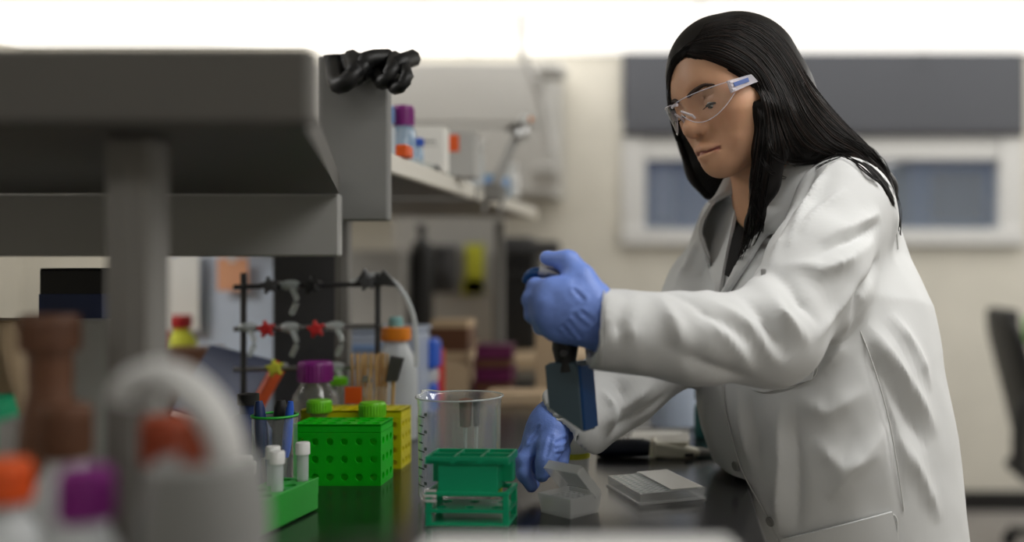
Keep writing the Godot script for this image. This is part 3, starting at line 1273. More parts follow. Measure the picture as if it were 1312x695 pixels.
# a perforated box rack: holes in the four walls and the top; base at the origin
func hole_rack(called: String, label: String, p: Vector3, size: Vector3, nx: int, ny: int, nd: int, r: float, m: String, turn := 0.0) -> Node3D:
	var t := thing(called, label, "rack", p, turn)
	var th := 0.003
	for sg in [1, -1]:
		var s := mb()
		holed(s, nx, ny, size.x, size.y * 0.86, th, r, 16, Transform3D(Basis(Vector3.UP, 0.0 if sg > 0 else PI), Vector3(0, size.y * 0.43, sg * (size.z / 2 - th))))
		part("front_wall" if sg > 0 else "rear_wall", s, m, t)
		s = mb()
		holed(s, nd, ny, size.z - 2 * th, size.y * 0.86, th, r, 16, Transform3D(Basis(Vector3.UP, sg * PI / 2), Vector3(sg * (size.x / 2 - th), size.y * 0.43, 0)))
		part("side_wall", s, m, t)
	var s2 := mb()
	holed(s2, nx, nd, size.x, size.z, th, r * 1.25, 16, Transform3D(Basis(Vector3.RIGHT, -PI / 2), Vector3(0, size.y - th, 0)))
	part("top_plate", s2, m, t)
	s2 = mb()
	box(s2, Vector3(0, size.y * 0.93, size.z / 2 - th / 2), Vector3(size.x, size.y * 0.135, th), 0.0006)
	box(s2, Vector3(0, size.y * 0.93, -size.z / 2 + th / 2), Vector3(size.x, size.y * 0.135, th), 0.0006)
	box(s2, Vector3(size.x / 2 - th / 2, size.y * 0.93, 0), Vector3(th, size.y * 0.135, size.z - 2 * th), 0.0006)
	box(s2, Vector3(-size.x / 2 + th / 2, size.y * 0.93, 0), Vector3(th, size.y * 0.135, size.z - 2 * th), 0.0006)
	part("rim_band", s2, m, t)
	s2 = mb()
	box(s2, Vector3(0, th / 2, 0), Vector3(size.x - 2 * th, th, size.z - 2 * th), 0.0006)
	part("base_plate", s2, m, t)
	return t


func bench_things() -> void:
	var s := mb()
	var g := Vector3()
	# bright green perforated rack
	hole_rack("tube_rack", "bright green perforated tube rack on the black bench", bd(441, 1.46), Vector3(0.119, 0.084, 0.062), 6, 3, 3, 0.0052, "green_rack", 0.0)
	hole_rack("tube_rack", "yellow perforated tube rack behind the bright green one", bd(457, 1.575), Vector3(0.148, 0.086, 0.058), 7, 4, 3, 0.0045, "yellow_rack", 0.0)
	# purple capped bottle behind, held in the yellow rack's far side
	var b := bottle("media_bottle", "clear bottle with a wide purple screw cap behind the green rack", bd(404, 1.66), 0.036, 0.147, 0.022, 0.031, "glass", "purple", "yellow_liquid", 0.5, "bottle", 0.0265)
	bottle("small_jar", "small jar with a lime green cap standing before the wooden sticks", bd(477, 1.525), 0.014, 0.101, 0.0125, 0.021, "glass", "lime_cap", "", 0.5, "jar", 0.0185)
	bottle("small_jar", "small jar with a lime green cap behind the green rack, under the purple cap", bd(409, 1.535), 0.014, 0.103, 0.0125, 0.018, "glass", "lime_cap", "", 0.5, "jar", 0.017)
	bottle("small_jar", "lime capped jar farther back between purple cap and wooden sticks", bd(434, 1.72), 0.012, 0.116, 0.011, 0.013, "glass", "lime_cap", "", 0.5, "jar", 0.013)
	# jar of wooden sticks with an orange tag
	var jp := bd(474, 1.66)
	var t := thing("stick_jar", "clear jar holding wooden applicator sticks, with an orange tag", "jar", jp)
	s = mb()
	lathe(s, [Vector2(0, 0), Vector2(0.031, 0), Vector2(0.034, 0.004), Vector2(0.034, 0.108), Vector2(0.0335, 0.11)], 26)
	part("body", s, "glass", t)
	s = mb()
	box(s, Vector3(-0.016, 0.098, 0.034), Vector3(0.026, 0.026, 0.002), 0.0004)
	part("tag", s, "orange_red", t)
	s = mb()
	tube(s, [Vector3(0, 0, 0), Vector3(0, 0.156, 0)], [0.0015, 0.0014], 6)
	var stick := s
	stick.generate_normals()
	var stick_mesh := stick.commit()
	for i in 34:
		var a := TAU * i * 0.381966
		var r := 0.0285 * sqrt((i + 0.5) / 34.0)
		var c := jp + Vector3(cos(a) * r, 0.003, sin(a) * r)
		var o := single("applicator_stick", stick_mesh, "wood", "thin wooden applicator stick standing in the clear jar with the orange tag", "stick", c, 0.0, "wooden sticks in the jar")
		o.rotation = Vector3(rng.randf_range(-0.05, 0.05) + sin(a) * 0.02, 0, rng.randf_range(-0.05, 0.05) - cos(a) * 0.02)
	# foam brush and clip sticking out of the jar's right
	t = thing("foam_brush", "grey foam brush on a stick right of the wooden sticks", "brush", bd(501, 1.64))
	s = mb()
	tube(s, [Vector3(0, 0, 0), Vector3(0.004, 0.125, 0)], 0.003, 8)
	part("handle", s, "wood", t)
	s = mb()
	prism(s, [Vector2(-0.012, 0), Vector2(0.006, 0), Vector2(0.016, 0.036), Vector2(-0.004, 0.04)], 0.012, at(Vector3(0.004, 0.118, -0.006)), 0.0015)
	part("foam", s, "dark_grey", t)
	t = thing("binder_clip", "small grey clip at the top of the wooden sticks", "clip", px(470, 490, 1.63))
	s = mb()
	prism(s, [Vector2(-0.008, 0), Vector2(0.008, 0), Vector2(0.005, 0.01), Vector2(-0.005, 0.01)], 0.008, Transform3D(Basis(), Vector3(0, 0, -0.004)), 0.001)
	part("body", s, "grey", t)
	s = mb()
	tube(s, curve([Vector3(-0.006, 0.0, 0), Vector3(-0.004, -0.02, 0.002), Vector3(0.004, -0.02, 0.002), Vector3(0.006, 0, 0)], 8), 0.0008, 6)
	part("wire", s, "steel", t)
	# big white bottle, orange collar, teal cap, with its tube
	t = thing("wash_bottle", "milky bottle with an orange collar and a teal spout cap", "bottle", bd(507, 1.80))
	s = mb()
	lathe(s, [Vector2(0, 0), Vector2(0.034, 0), Vector2(0.037, 0.004), Vector2(0.037, 0.115), Vector2(0.033, 0.14), Vector2(0.022, 0.16), Vector2(0.019, 0.166), Vector2(0.019, 0.18), Vector2(0, 0.18)], 28)
	part("body", s, "milky", t)
	s = mb()
	lathe(s, [Vector2(0, 0.17), Vector2(0.025, 0.17), Vector2(0.0262, 0.174), Vector2(0.0255, 0.192), Vector2(0, 0.194)], 28)
	part("collar", s, "orange", t)
	s = mb()
	lathe(s, [Vector2(0, 0.19), Vector2(0.0125, 0.19), Vector2(0.012, 0.206), Vector2(0.009, 0.21), Vector2(0, 0.21)], 24)
	part("spout_cap", s, "teal_soft", t)
	# blue lidded container behind it
	t = thing("storage_tub", "milky blue tub with a blue strip behind the wooden sticks", "tub", bd(495, 2.06))
	s = mb()
	box(s, Vector3(-0.005, 0.085, 0), Vector3(0.16, 0.17, 0.1), 0.008)
	part("body", s, "milky_blue", t)
	s = mb()
	box(s, Vector3(-0.012, 0.14, 0.052), Vector3(0.135, 0.012, 0.004), 0.001)
	part("strip", s, "pale_blue", t)
	s = mb()
	box(s, Vector3(-0.005, 0.174, 0), Vector3(0.164, 0.008, 0.104), 0.002)
	part("lid", s, "milky_blue", t)
	t = thing("blue_bottle", "blue capped white bottle between the milky tub and the beaker", "bottle", bd(549, 2.12))
	s = mb()
	box(s, Vector3(0, 0.03, 0), Vector3(0.03, 0.06, 0.05), 0.004)
	part("base", s, "blue", t)
	s = mb()
	box(s, Vector3(0, 0.074, 0), Vector3(0.034, 0.03, 0.05), 0.006)
	part("body", s, "milky", t)
	s = mb()
	box(s, Vector3(0, 0.119, 0), Vector3(0.042, 0.062, 0.06), 0.008)
	part("cap", s, "blue", t)
	s = mb()
	box(s, Vector3(0.0, 0.058, 0), Vector3(0.014, 0.116, 0.06), 0.003)
	single("folder_spine", s, "red", "red upright folder edge right of the blue capped bottle", "folder", bd(562, 2.26))
	# manifold of glass taps on its rods
	glass_taps()
	# beaker
	beaker()
	teal_rack()
	# low cup with a yellow band behind the gloved hand
	t = thing("plastic_cup", "milky cup with a yellow band behind the hand on the bench", "cup", bd(736, 1.52))
	s = mb()
	lathe(s, [Vector2(0, 0), Vector2(0.019, 0), Vector2(0.0205, 0.003), Vector2(0.0235, 0.085), Vector2(0.0245, 0.086), Vector2(0.0245, 0.089), Vector2(0.0225, 0.089)], 28)
	part("body", s, "milky", t)
	s = mb()
	lathe(s, [Vector2(0.0216, 0.022), Vector2(0.0222, 0.022), Vector2(0.0224, 0.03), Vector2(0.0219, 0.03)], 28)
	part("band", s, "yellow_note", t)
	bottle("teal_bottle", "dark teal bottle behind the front edge of the white coat", bd(902, 1.83), 0.017, 0.085, 0.012, 0.02, "teal_dark", "teal_dark")
	tip_box()
	well_plate()
	# the second pipette lying on the bench
	lying_pipette()


func glass_taps() -> void:
	var d := 1.74
	var t := thing("tap_manifold", "row of glass and metal taps on rods before the dark panel", "apparatus", bd(400, d))
	var o := t.position
	var q := func(u: float, v: float, dz := 0.0) -> Vector3: return px(u, v, d + dz) - o
	for v in [366, 420, 472]:
		var s := mb()
		tube(s, [q.call(300, v + 2), q.call(490, v - 2)], 0.0042, 12)
		part("rod", s, "steel" if v > 370 else "dark_steel", t)
	for k in [[345, 366, "dark_grey"], [398, 366, "black"], [341, 422, "red"], [405, 422, "red"], [352, 472, "yellow_note"], [470, 362, "dark_grey"]]:
		var c: Vector3 = q.call(k[0], k[1], -0.02)
		var s := mb()
		# a star handle: hub with five arms
		lathe(s, [Vector2(0, -0.006), Vector2(0.0085, -0.006), Vector2(0.0095, 0), Vector2(0.0085, 0.007), Vector2(0, 0.008)], 16, Transform3D(Basis(Vector3.RIGHT, PI / 2), c))
		for i in 5:
			var a := TAU * i / 5 + 0.5
			tube(s, [c, c + Vector3(cos(a), sin(a), 0) * 0.0145], [0.004, 0.003], 8)
		var kn := part("tap_handle", s, k[2], t)
		s = mb()
		tube(s, [c, c + Vector3(0, 0, -0.045)], 0.006, 10)
		part("spindle", s, "steel", kn)
	for k in [[372, 366], [372, 420], [430, 419], [318, 420], [430, 471]]:
		var s := mb()
		lathe(s, [Vector2(0, -0.014), Vector2(0.006, -0.014), Vector2(0.009, -0.006), Vector2(0.009, 0.006), Vector2(0.006, 0.014), Vector2(0, 0.014)], 16, Transform3D(Basis(Vector3.BACK, PI / 2), q.call(k[0], k[1])))
		part("collar", s, "glass_rim", t)
		s = mb()
		tube(s, curve([q.call(k[0], k[1]), q.call(k[0] + 8, k[1] + 18, -0.01), q.call(k[0] + 2, k[1] + 36, 0.0)], 8), 0.0045, 8)
		part("side_arm", s, "glass_rim", t)
	for u in [312, 484]:
		var s := mb()
		tube(s, [q.call(u, 350), Vector3(q.call(u, 350).x, 0.004, 0)], 0.005, 10)
		box(s, Vector3(q.call(u, 350).x, 0.004, 0), Vector3(0.05, 0.008, 0.07), 0.002)
		part("stand", s, "dark_steel", t)
	var s2 := mb()
	tube(s2, curve([q.call(450, 362), q.call(480, 352), q.call(505, 362), q.call(522, 385), q.call(532, 418), q.call(534, 470)], 18), 0.0042, 10)
	part("curved_hose", s2, "milky", t)
	s2 = mb()
	for k in [[470, 358, 0.016], [495, 360, 0.022]]:
		var c: Vector3 = q.call(k[0], k[1])
		prism(s2, [Vector2(-k[2], -0.006), Vector2(k[2], -0.010), Vector2(k[2] * 0.4, 0.006), Vector2(-k[2] * 0.1, 0.018)], 0.01, at(c), 0.001)
	part("clamp", s2, "dark_steel", t)


func beaker() -> void:
	var p := bd(589, 1.36)
	var t := thing("beaker", "large clear graduated beaker behind the teal rack", "beaker", p)
	var r := 0.0525
	var h := 0.131
	# outer wall with a lip; the spout is pulled out towards the left
	var s := mb()
	var n := 48
	var rings := []
	for row in [[0.0, 0.78], [0.001, 0.93], [0.006, 0.99], [0.012, 0.985], [h * 0.5, 0.99], [h - 0.012, 1.0], [h - 0.004, 1.02], [h, 1.055], [h + 0.001, 1.05], [h - 0.002, 1.0], [h - 0.012, 0.965], [0.014, 0.95], [0.005, 0.9], [0.004, 0.0]]:
		var ring := []
		for i in n:
			var a := TAU * i / n
			var rr: float = r * row[1]
			var y: float = row[0]
			var da := absf(angle_difference(a, 2.55))
			if y > h - 0.013 and da < 0.3:
				var w := cos(da / 0.3 * PI / 2)
				var up := clampf((y - h + 0.013) / 0.013, 0, 1)
				rr += 0.012 * w * w * up
				y += 0.003 * w * up
			ring.append(Vector3(rr * cos(a), y, -rr * sin(a)))
		rings.append(ring)
	s.set_smooth_group(1)
	for j in rings.size() - 1:
		for i in n:
			var k := (i + 1) % n
			quad(s, rings[j][i], rings[j][k], rings[j + 1][k], rings[j + 1][i])
	part("wall", s, "glass", t)
	s = mb()
	var rim := []
	for i in n + 1:
		rim.append(rings[7][i % n])
	tube(s, rim, 0.0011, 6)
	part("rim", s, "glass_rim", t)
	# graduation marks on the left side
	s = mb()
	for i in 9:
		var y := 0.022 + i * 0.0108
		var wide := 0.32 if i % 2 == 0 else 0.18
		for k in 5:
			var a := 3.75 + wide * (k / 4.0 - 0.5)
			box(s, Vector3(r * 0.995, y, 0), Vector3(0.0006, 0.0012, r * wide / 5 + 0.0006), 0.0, Transform3D(Basis(Vector3.UP, a), Vector3.ZERO))
		if i % 2 == 0:
			box(s, Vector3(r * 0.995, y + 0.004, 0), Vector3(0.0006, 0.004, 0.0016), 0.0, Transform3D(Basis(Vector3.UP, 3.95), Vector3.ZERO))
			box(s, Vector3(r * 0.995, y + 0.004, 0), Vector3(0.0006, 0.004, 0.0016), 0.0, Transform3D(Basis(Vector3.UP, 4.01), Vector3.ZERO))
	part("scale_marks", s, "grad", t)
	# glass rods with grey caps leaning inside
	for k in [[0.010, 0.016, 0.028, "grey"], [0.024, 0.026, 0.03, "dark_grey"]]:
		var u := thing("glass_rod", "glass rod with a %s stopper leaning inside the beaker" % ("wide grey" if k[3] == "grey" else "narrow dark"), "rod", p + Vector3(k[0] - 0.004, 0.006, 0.0))
		s = mb()
		tube(s, [Vector3.ZERO, Vector3(0.004, 0.1, 0.012)], 0.0025, 8)
		part("shaft", s, "glass_rim", u)
		s = mb()
		var w: float = 0.0085 if k[3] == "grey" else 0.0045
		tube(s, [Vector3(0.0036, 0.088, 0.01), Vector3(0.0045, 0.122, 0.0144)], [w * 0.85, w], 14)
		part("stopper", s, "brown" if k[3] == "grey" else "dark_grey", u)
	bottle("vial", "small vial with a teal cap inside the beaker", p + Vector3(0.016, 0.006, 0.018), 0.01, 0.055, 0.008, 0.012, "glass", "teal_soft", "", 0.5, "vial", 0.0095)


func teal_rack() -> void:
	# interlocking rack: tray of open cells on a solid block over an open frame with holed floor
	var t := thing("microtube_rack", "teal green tube rack in front of the beaker", "rack", bd(605, 1.235), -0.04)
	t.scale = Vector3(0.94, 0.9, 0.94)
	var w := 0.103
	var d := 0.058
	var s := mb()
	holed(s, 3, 2, w, d, 0.004, 0.0145, 4, Transform3D(Basis(Vector3.RIGHT, -PI / 2), Vector3(0, 0.080, 0)), 0.98)
	part("top_tray", s, "teal_rack", t)
	s = mb()
	for i in 4:
		var x := -w / 2 + i * (w - 0.003) / 3 + 0.0015
		box(s, Vector3(x, 0.0865, 0), Vector3(0.003, 0.006, d), 0.0006)
	for k in 3:
		box(s, Vector3(0, 0.0865, -d / 2 + 0.0015 + k * (d - 0.003) / 2), Vector3(w, 0.006, 0.0028), 0.0006)
	for i in 3:
		for k in 2:
			box(s, Vector3(-w / 3 + i * w / 3, 0.082, -d / 4 + k * d / 2), Vector3(w / 3, 0.002, 0.0028), 0.0)
	part("cell_divider", s, "teal_rack", t)
	s = mb()
	box(s, Vector3(0, 0.0625, 0), Vector3(w * 0.72, 0.038, d * 0.84), 0.001)
	part("block", s, "teal_rack", t)
	for sg in [-1, 1]:
		s = mb()
		box(s, Vector3(sg * w * 0.42, 0.066, -d * 0.2), Vector3(w * 0.14, 0.03, d * 0.3), 0.001)
		part("bracket", s, "teal_rack", t)
	# lower frame
	s = mb()
	box(s, Vector3(0, 0.0415, d / 2 - 0.003), Vector3(w, 0.006, 0.006), 0.001)
	box(s, Vector3(0, 0.0415, -d / 2 + 0.003), Vector3(w, 0.006, 0.006), 0.001)
	for sg in [-1, 1]:
		box(s, Vector3(sg * (w / 2 - 0.003), 0.0415, 0), Vector3(0.006, 0.006, d - 0.012), 0.001)
		for sz in [-1, 1]:
			box(s, Vector3(sg * (w / 2 - 0.004), 0.021, sz * (d / 2 - 0.004)), Vector3(0.0075, 0.036, 0.0075), 0.001)
	part("frame", s, "teal_rack", t)
	s = mb()
	holed(s, 3, 2, w, d, 0.004, 0.0062, 16, Transform3D(Basis(Vector3.RIGHT, -PI / 2), Vector3(0, 0.018, 0)))
	part("hole_plate", s, "teal_rack", t)
	s = mb()
	box(s, Vector3(0, 0.0025, 0), Vector3(w, 0.005, d), 0.001)
	part("base_plate", s, "teal_rack", t)
	s = mb()
	for i in 3:
		box(s, Vector3(-w * 0.43, 0.033 + i * 0.0065, d / 2 + 0.0005), Vector3(0.014, 0.003, 0.001), 0.0003)
	part("white_marks", s, "white", t, "three short white marks")
	bottle("vial", "small yellow capped vial inside the teal rack", t.position + Vector3(0.028, 0.0225, 0.0), 0.006, 0.018, 0.005, 0.007, "glass", "yellow_note", "", 0.5, "vial", 0.0062)


func tip_box() -> void:
	var t := thing("tip_box", "small milky plastic box under the gloved fingers", "box", bp(727, 664) + Vector3(0, 0, -0.028), -0.72)
	var w := 0.056
	var d := 0.05
	var h := 0.024
	# tapered open tray
	var s := mb()
	var lo := [Vector3(-w * 0.46, 0, d * 0.46), Vector3(w * 0.46, 0, d * 0.46), Vector3(w * 0.46, 0, -d * 0.46), Vector3(-w * 0.46, 0, -d * 0.46)]
	var hi := []
	var li := []
	var lf := []
	for p in lo:
		hi.append(Vector3(p.x * 1.13, h, p.z * 1.13))
		li.append(Vector3(p.x * 1.06, h, p.z * 1.06))
		lf.append(Vector3(p.x * 0.93, 0.002, p.z * 0.93))
	for i in 4:
		var j := (i + 1) % 4
		quad(s, lo[i], lo[j], hi[j], hi[i])
		quad(s, hi[i], hi[j], li[j], li[i])
		quad(s, li[i], li[j], lf[j], lf[i])
	quad(s, lo[3], lo[2], lo[1], lo[0])
	quad(s, lf[0], lf[1], lf[2], lf[3])
	part("tray", s, "box_plastic", t)
	s = mb()
	holed(s, 6, 5, w * 0.95, d * 0.95, 0.0015, 0.0028, 8, Transform3D(Basis(Vector3.RIGHT, -PI / 2), Vector3(0, h * 0.72, 0)))
	tag(part("tip_grid", s, "box_plastic", t), "", "", "", "stuff")
	# lid tipped open on its rear edge
	s = mb()
	var lt := Transform3D(Basis(Vector3.RIGHT, 0.75), Vector3(0.0, h + 0.002, -d * 0.50))
	var o := rounded(w * 1.04, 0.046, 0.003, 3).map(func(p): return p + Vector2(0, 0.024))
	prism(s, o, 0.0016, lt, 0.0)
	box(s, Vector3(0, 0.047, 0.006), Vector3(w * 1.04, 0.0016, 0.012), 0.0, lt)
	box(s, Vector3(-w * 0.52, 0.024, 0.006), Vector3(0.0016, 0.046, 0.012), 0.0, lt)
	box(s, Vector3(w * 0.52, 0.024, 0.006), Vector3(0.0016, 0.046, 0.012), 0.0, lt)
	part("lid", s, "box_plastic", t)
	# pen marks on the left long side
	s = mb()
	for k in [[-0.012, 0.016, 0.005, 0.4], [-0.010, 0.012, 0.004, 0.0], [-0.006, 0.009, 0.006, 1.2], [-0.001, 0.008, 0.007, 1.0], [0.003, 0.007, 0.005, 1.3]]:
		box(s, Vector3.ZERO, Vector3(k[2], 0.0011, 0.0006), 0.0, Transform3D(Basis(Vector3.UP, -PI / 2) * Basis(Vector3.BACK, k[3]), Vector3(-w * 0.494, k[1], k[0] + 0.004)))
	part("pen_marks", s, "black", t)
	s = mb()
	box(s, Vector3(-w * 0.488, 0.0085, 0.012), Vector3(0.0008, 0.012, 0.014), 0.0)
	part("yellow_sticker", s, "yellow_note", t)


func well_plate() -> void:
	var A := bp(775, 622)
	var C := bp(907, 641)
	var ax := (bp(775, 622) - bp(815, 646)).normalized()
	var mid := (A + C) / 2.0
	var t := thing("well_plate", "clear plate of small wells half covered by white film", "well plate", Vector3(mid.x, BENCH, mid.z))
	# local z runs towards the camera along the long side
	var zb := Vector3(-ax.x, 0, -ax.z)
	t.basis = Basis(Vector3.UP.cross(zb).normalized(), Vector3.UP, zb)
	var w := 0.088
	var l := 0.122
	var s := mb()
	for sg in [-1, 1]:
		box(s, Vector3(sg * (w / 2 - 0.001), 0.007, 0), Vector3(0.0018, 0.0138, l), 0.0004)
		box(s, Vector3(0, 0.007, sg * (l / 2 - 0.001)), Vector3(w, 0.0138, 0.0018), 0.0004)
		box(s, Vector3(sg * (w / 2 + 0.0008), 0.0015, 0), Vector3(0.0024, 0.003, l + 0.004), 0.0004)
		box(s, Vector3(0, 0.0015, sg * (l / 2 + 0.0008)), Vector3(w + 0.004, 0.003, 0.0024), 0.0004)
	part("skirt", s, "clear_plastic", t)
	s = mb()
	holed(s, 8, 12, w - 0.004, l - 0.004, 0.0012, 0.0036, 10, Transform3D(Basis(Vector3.RIGHT, -PI / 2), Vector3(0, 0.0128, 0)))
	tag(part("wells", s, "clear_plastic", t), "", "", "", "stuff")
	s = mb()
	for ix in 8:
		for iz in 12:
			var c := Vector3((ix - 3.5) * (w - 0.004) / 8, 0.0136, (iz - 5.5) * (l - 0.004) / 12)
			lathe(s, [Vector2(0.0035, 0), Vector2(0.0043, 0), Vector2(0.0041, 0.0008), Vector2(0.0036, 0.0008), Vector2(0.0035, 0)], 10, at(c))
	tag(part("well_rims", s, "glass_rim", t), "", "", "", "stuff")
	# the film covers the right half as seen from the woman
	s = mb()
	box(s, Vector3(w * 0.235, 0.0158, -0.001), Vector3(w * 0.5, 0.0008, l * 0.98), 0.0003)
	part("film", s, "paper", t, "white film")
	s = mb()
	box(s, Vector3(w * 0.235, 0.0148, 0), Vector3(w * 0.55, 0.001, l + 0.002), 0.0)
	box(s, Vector3(w * 0.51, 0.011, 0), Vector3(0.001, 0.008, l + 0.002), 0.0)
	part("lid", s, "clear_plastic", t)


func lying_pipette() -> void:
	var p := bd(845, 1.64)
	var t := thing("bench_pipette", "navy and cream pipette lying on the bench behind the well plate", "pipette", p)
	var k := 1.64 / F
	var s := mb()
	# grip with ribs along its top edge
	tube(s, curve([Vector3(-0.098, 0.012, 0), Vector3(-0.06, 0.0145, 0), Vector3(-0.03, 0.0145, 0), Vector3(-0.014, 0.013, 0)], 12), [0.011, 0.0125, 0.0135, 0.014, 0.0145, 0.0145, 0.0145, 0.0142, 0.014, 0.0135, 0.013, 0.012, 0.011], 16)
	part("grip", s, "grip_navy", t)
	s = mb()
	for i in 10:
		tube(s, [Vector3(-0.085 + i * 0.0065, 0.0275, -0.005), Vector3(-0.085 + i * 0.0065, 0.0275, 0.005)], 0.0022, 8)
	part("rib_strip", s, "light_grey", t)
	s = mb()
	prism(s, [Vector2(-0.016, 0.002), Vector2(0.004, 0.001), Vector2(0.014, 0.0), Vector2(0.045, 0.0), Vector2(0.062, 0.004), Vector2(0.064, 0.011), Vector2(0.04, 0.017), Vector2(0.014, 0.022), Vector2(-0.014, 0.026)], 0.034, at(Vector3(0, 0.0, -0.017)), 0.003)
	part("body", s, "cream", t)
	s = mb()
	box(s, Vector3(-0.009, 0.014, 0), Vector3(0.008, 0.03, 0.04), 0.003)
	part("collar", s, "cream", t)
	s = mb()
	tube(s, [Vector3(0.06, 0.008, 0), Vector3(0.075, 0.0065, 0.0), Vector3(0.088, 0.006, 0)], [0.0075, 0.006, 0.004], 12)
	part("nozzle", s, "light_grey", t)
	s = mb()
	box(s, Vector3(0.02, 0.0215, 0.0), Vector3(0.05, 0.006, 0.016), 0.002)
	part("ejector_bar", s, "cream", t)
	s = mb()
	box(s, Vector3(0.046, 0.006, 0.017), Vector3(0.014, 0.006, 0.004), 0.001)
	part("catch", s, "dark_grey", t)
	# a flat tray behind it
	t = thing("paper_pad", "pale paper pad on the bench behind the lying pipette", "pad", bd(846, 1.80))
	s = mb()
	box(s, Vector3(0, 0.004, 0), Vector3(0.10, 0.008, 0.1), 0.001)
	part("sheets", s, "paper", t)
	s = mb()
	box(s, Vector3(0, 0.006, -0.046), Vector3(0.101, 0.0125, 0.01), 0.001)
	part("binding", s, "light_grey", t)


func near_things() -> void:
	var s := mb()
	# green tube tray at the lower left, tubes standing in it
	var p := bd(337, 1.21)
	var t := thing("tube_tray", "green tray of white tubes at the lower left", "tray", p, -0.14)
	s = mb()
	box(s, Vector3(0, 0.012, 0), Vector3(0.05, 0.022, 0.17), 0.002)
	box(s, Vector3(0.0235, 0.03, 0), Vector3(0.003, 0.02, 0.17), 0.0006)
	box(s, Vector3(-0.0235, 0.03, 0), Vector3(0.003, 0.02, 0.17), 0.0006)
	part("body", s, "green_tray", t)
	s = mb()
	holed(s, 2, 6, 0.044, 0.168, 0.003, 0.0075, 12, Transform3D(Basis(Vector3.RIGHT, -PI / 2), Vector3(0, 0.036, 0)))
	part("hole_plate", s, "green_tray", t)
	for i in 5:
		var lp := t.transform * Vector3(-0.011 if i % 2 else 0.011, 0.0235, -0.072 + 0.030 * i)
		var b := thing("sample_tube", "white capped sample tube in the green tray, %s from its far end" % ["first", "second", "third", "fourth", "fifth"][i], "tube", lp, 0.0, "tubes in the green tray")
		s = mb()
		lathe(s, [Vector2(0, 0), Vector2(0.003, 0), Vector2(0.0065, 0.014), Vector2(0.0068, 0.05), Vector2(0.006, 0.05)], 16)
		part("body", s, "milky", b)
		s = mb()
		lathe(s, [Vector2(0, 0.047), Vector2(0.0085, 0.047), Vector2(0.0085, 0.06), Vector2(0.0075, 0.0615), Vector2(0, 0.0615)], 16)
		part("cap", s, "white", b)
	# jar of dark tools beside the green rack
	p = bd(352, 1.36)
	t = thing("tool_jar", "clear jar with a green rim holding dark tools", "jar", p)
	s = mb()
	lathe(s, [Vector2(0, 0), Vector2(0.026, 0), Vector2(0.028, 0.003), Vector2(0.028, 0.105), Vector2(0.0275, 0.106)], 24)
	part("body", s, "glass", t)
	s = mb()
	var rim := []
	for i in 25:
		rim.append(Vector3(cos(TAU * i / 24), 0, sin(TAU * i / 24)) * 0.028 + Vector3(0, 0.106, 0))
	tube(s, rim, 0.0018, 8)
	part("rim", s, "green_tray", t)
	for k in [[-0.01, 0.004, "navy", 0.0075, "navy handled tool at the left in the green rimmed jar"], [0.003, -0.006, "black", 0.009, "black handled tool in the middle of the green rimmed jar"], [0.012, 0.006, "blue", 0.0055, "blue handled tool at the right in the green rimmed jar"]]:
		var o := thing("hand_tool", k[4], "tool", p + Vector3(k[0], 0.003, k[1]), 0.0, "tools in the jar")
		s = mb()
		tube(s, [Vector3.ZERO, Vector3(k[0] * 0.4, 0.06, 0)], 0.0025, 8)
		part("shaft", s, "steel", o)
		s = mb()
		tube(s, curve([Vector3(k[0] * 0.35, 0.05, 0), Vector3(k[0] * 0.6, 0.085, 0), Vector3(k[0] * 0.9, 0.122, 0)], 6), [k[3] * 0.7, k[3], k[3] * 1.1, k[3] * 1.1, k[3], k[3] * 0.9, k[3] * 0.6], 12)
		part("handle", s, k[2], o)
	t = thing("dark_flask", "dark blue flask left of the green rimmed jar", "flask", bd(318, 1.42))
	s = mb()
	lathe(s, [Vector2(0, 0), Vector2(0.03, 0), Vector2(0.034, 0.004), Vector2(0.034, 0.07), Vector2(0.02, 0.095), Vector2(0.011, 0.1), Vector2(0.011, 0.115), Vector2(0, 0.115)], 24)
	part("body", s, "navy", t)
	s = mb()
	lathe(s, [Vector2(0, 0.112), Vector2(0.014, 0.112), Vector2(0.014, 0.126), Vector2(0, 0.128)], 20)
	part("stopper", s, "black", t)
	# small white centrifuge with its lid up, close and out of focus
	p = Vector3((264 - CX) / F * 0.62, BENCH, -0.62)
	t = thing("mini_centrifuge", "white rounded centrifuge with its lid raised, blurred at the left", "centrifuge", p, 0.0)
	s = mb()
	lathe(s, [Vector2(0, 0), Vector2(0.030, 0), Vector2(0.035, 0.008), Vector2(0.036, 0.06), Vector2(0.035, 0.16), Vector2(0.031, 0.186), Vector2(0.026, 0.19), Vector2(0.023, 0.182), Vector2(0, 0.176)], 32)
	part("body", s, "grey", t)
	s = mb()
	lathe(s, [Vector2(0, 0.177), Vector2(0.010, 0.178), Vector2(0.015, 0.190), Vector2(0.012, 0.208), Vector2(0.005, 0.212), Vector2(0, 0.212)], 24)
	part("rotor", s, "rust", t)
	s = mb()
	tube(s, curve([px(163, 512, 0.62) - p, px(178, 488, 0.62) - p, px(215, 482, 0.62) - p, px(255, 508, 0.62) - p, px(284, 550, 0.62) - p, px(294, 592, 0.62) - p], 18), 0.0095, 12, 1.7, Vector3(0, 0, 1))
	part("lid", s, "white", t)
	bottle("reagent_bottle", "bottle with a rust red cap under the raised centrifuge lid", Vector3((212 - CX) / F * 0.70, BENCH, -0.70), 0.019, 0.202, 0.011, 0.032, "dark_grey", "rust", "", 0.5, "bottle", 0.0145)
	part("lid", s, "white", t)
	# bottles and boxes close to the camera
	var put := func(u: float, d: float) -> Vector3: return Vector3((u - CX) / F * d, BENCH, -d)
	bottle("reagent_bottle", "bottle with a purple cap blurred at the lower left", put.call(110, 0.62), 0.025, 0.183, 0.012, 0.030, "milky", "purple", "", 0.5, "bottle", 0.0142)
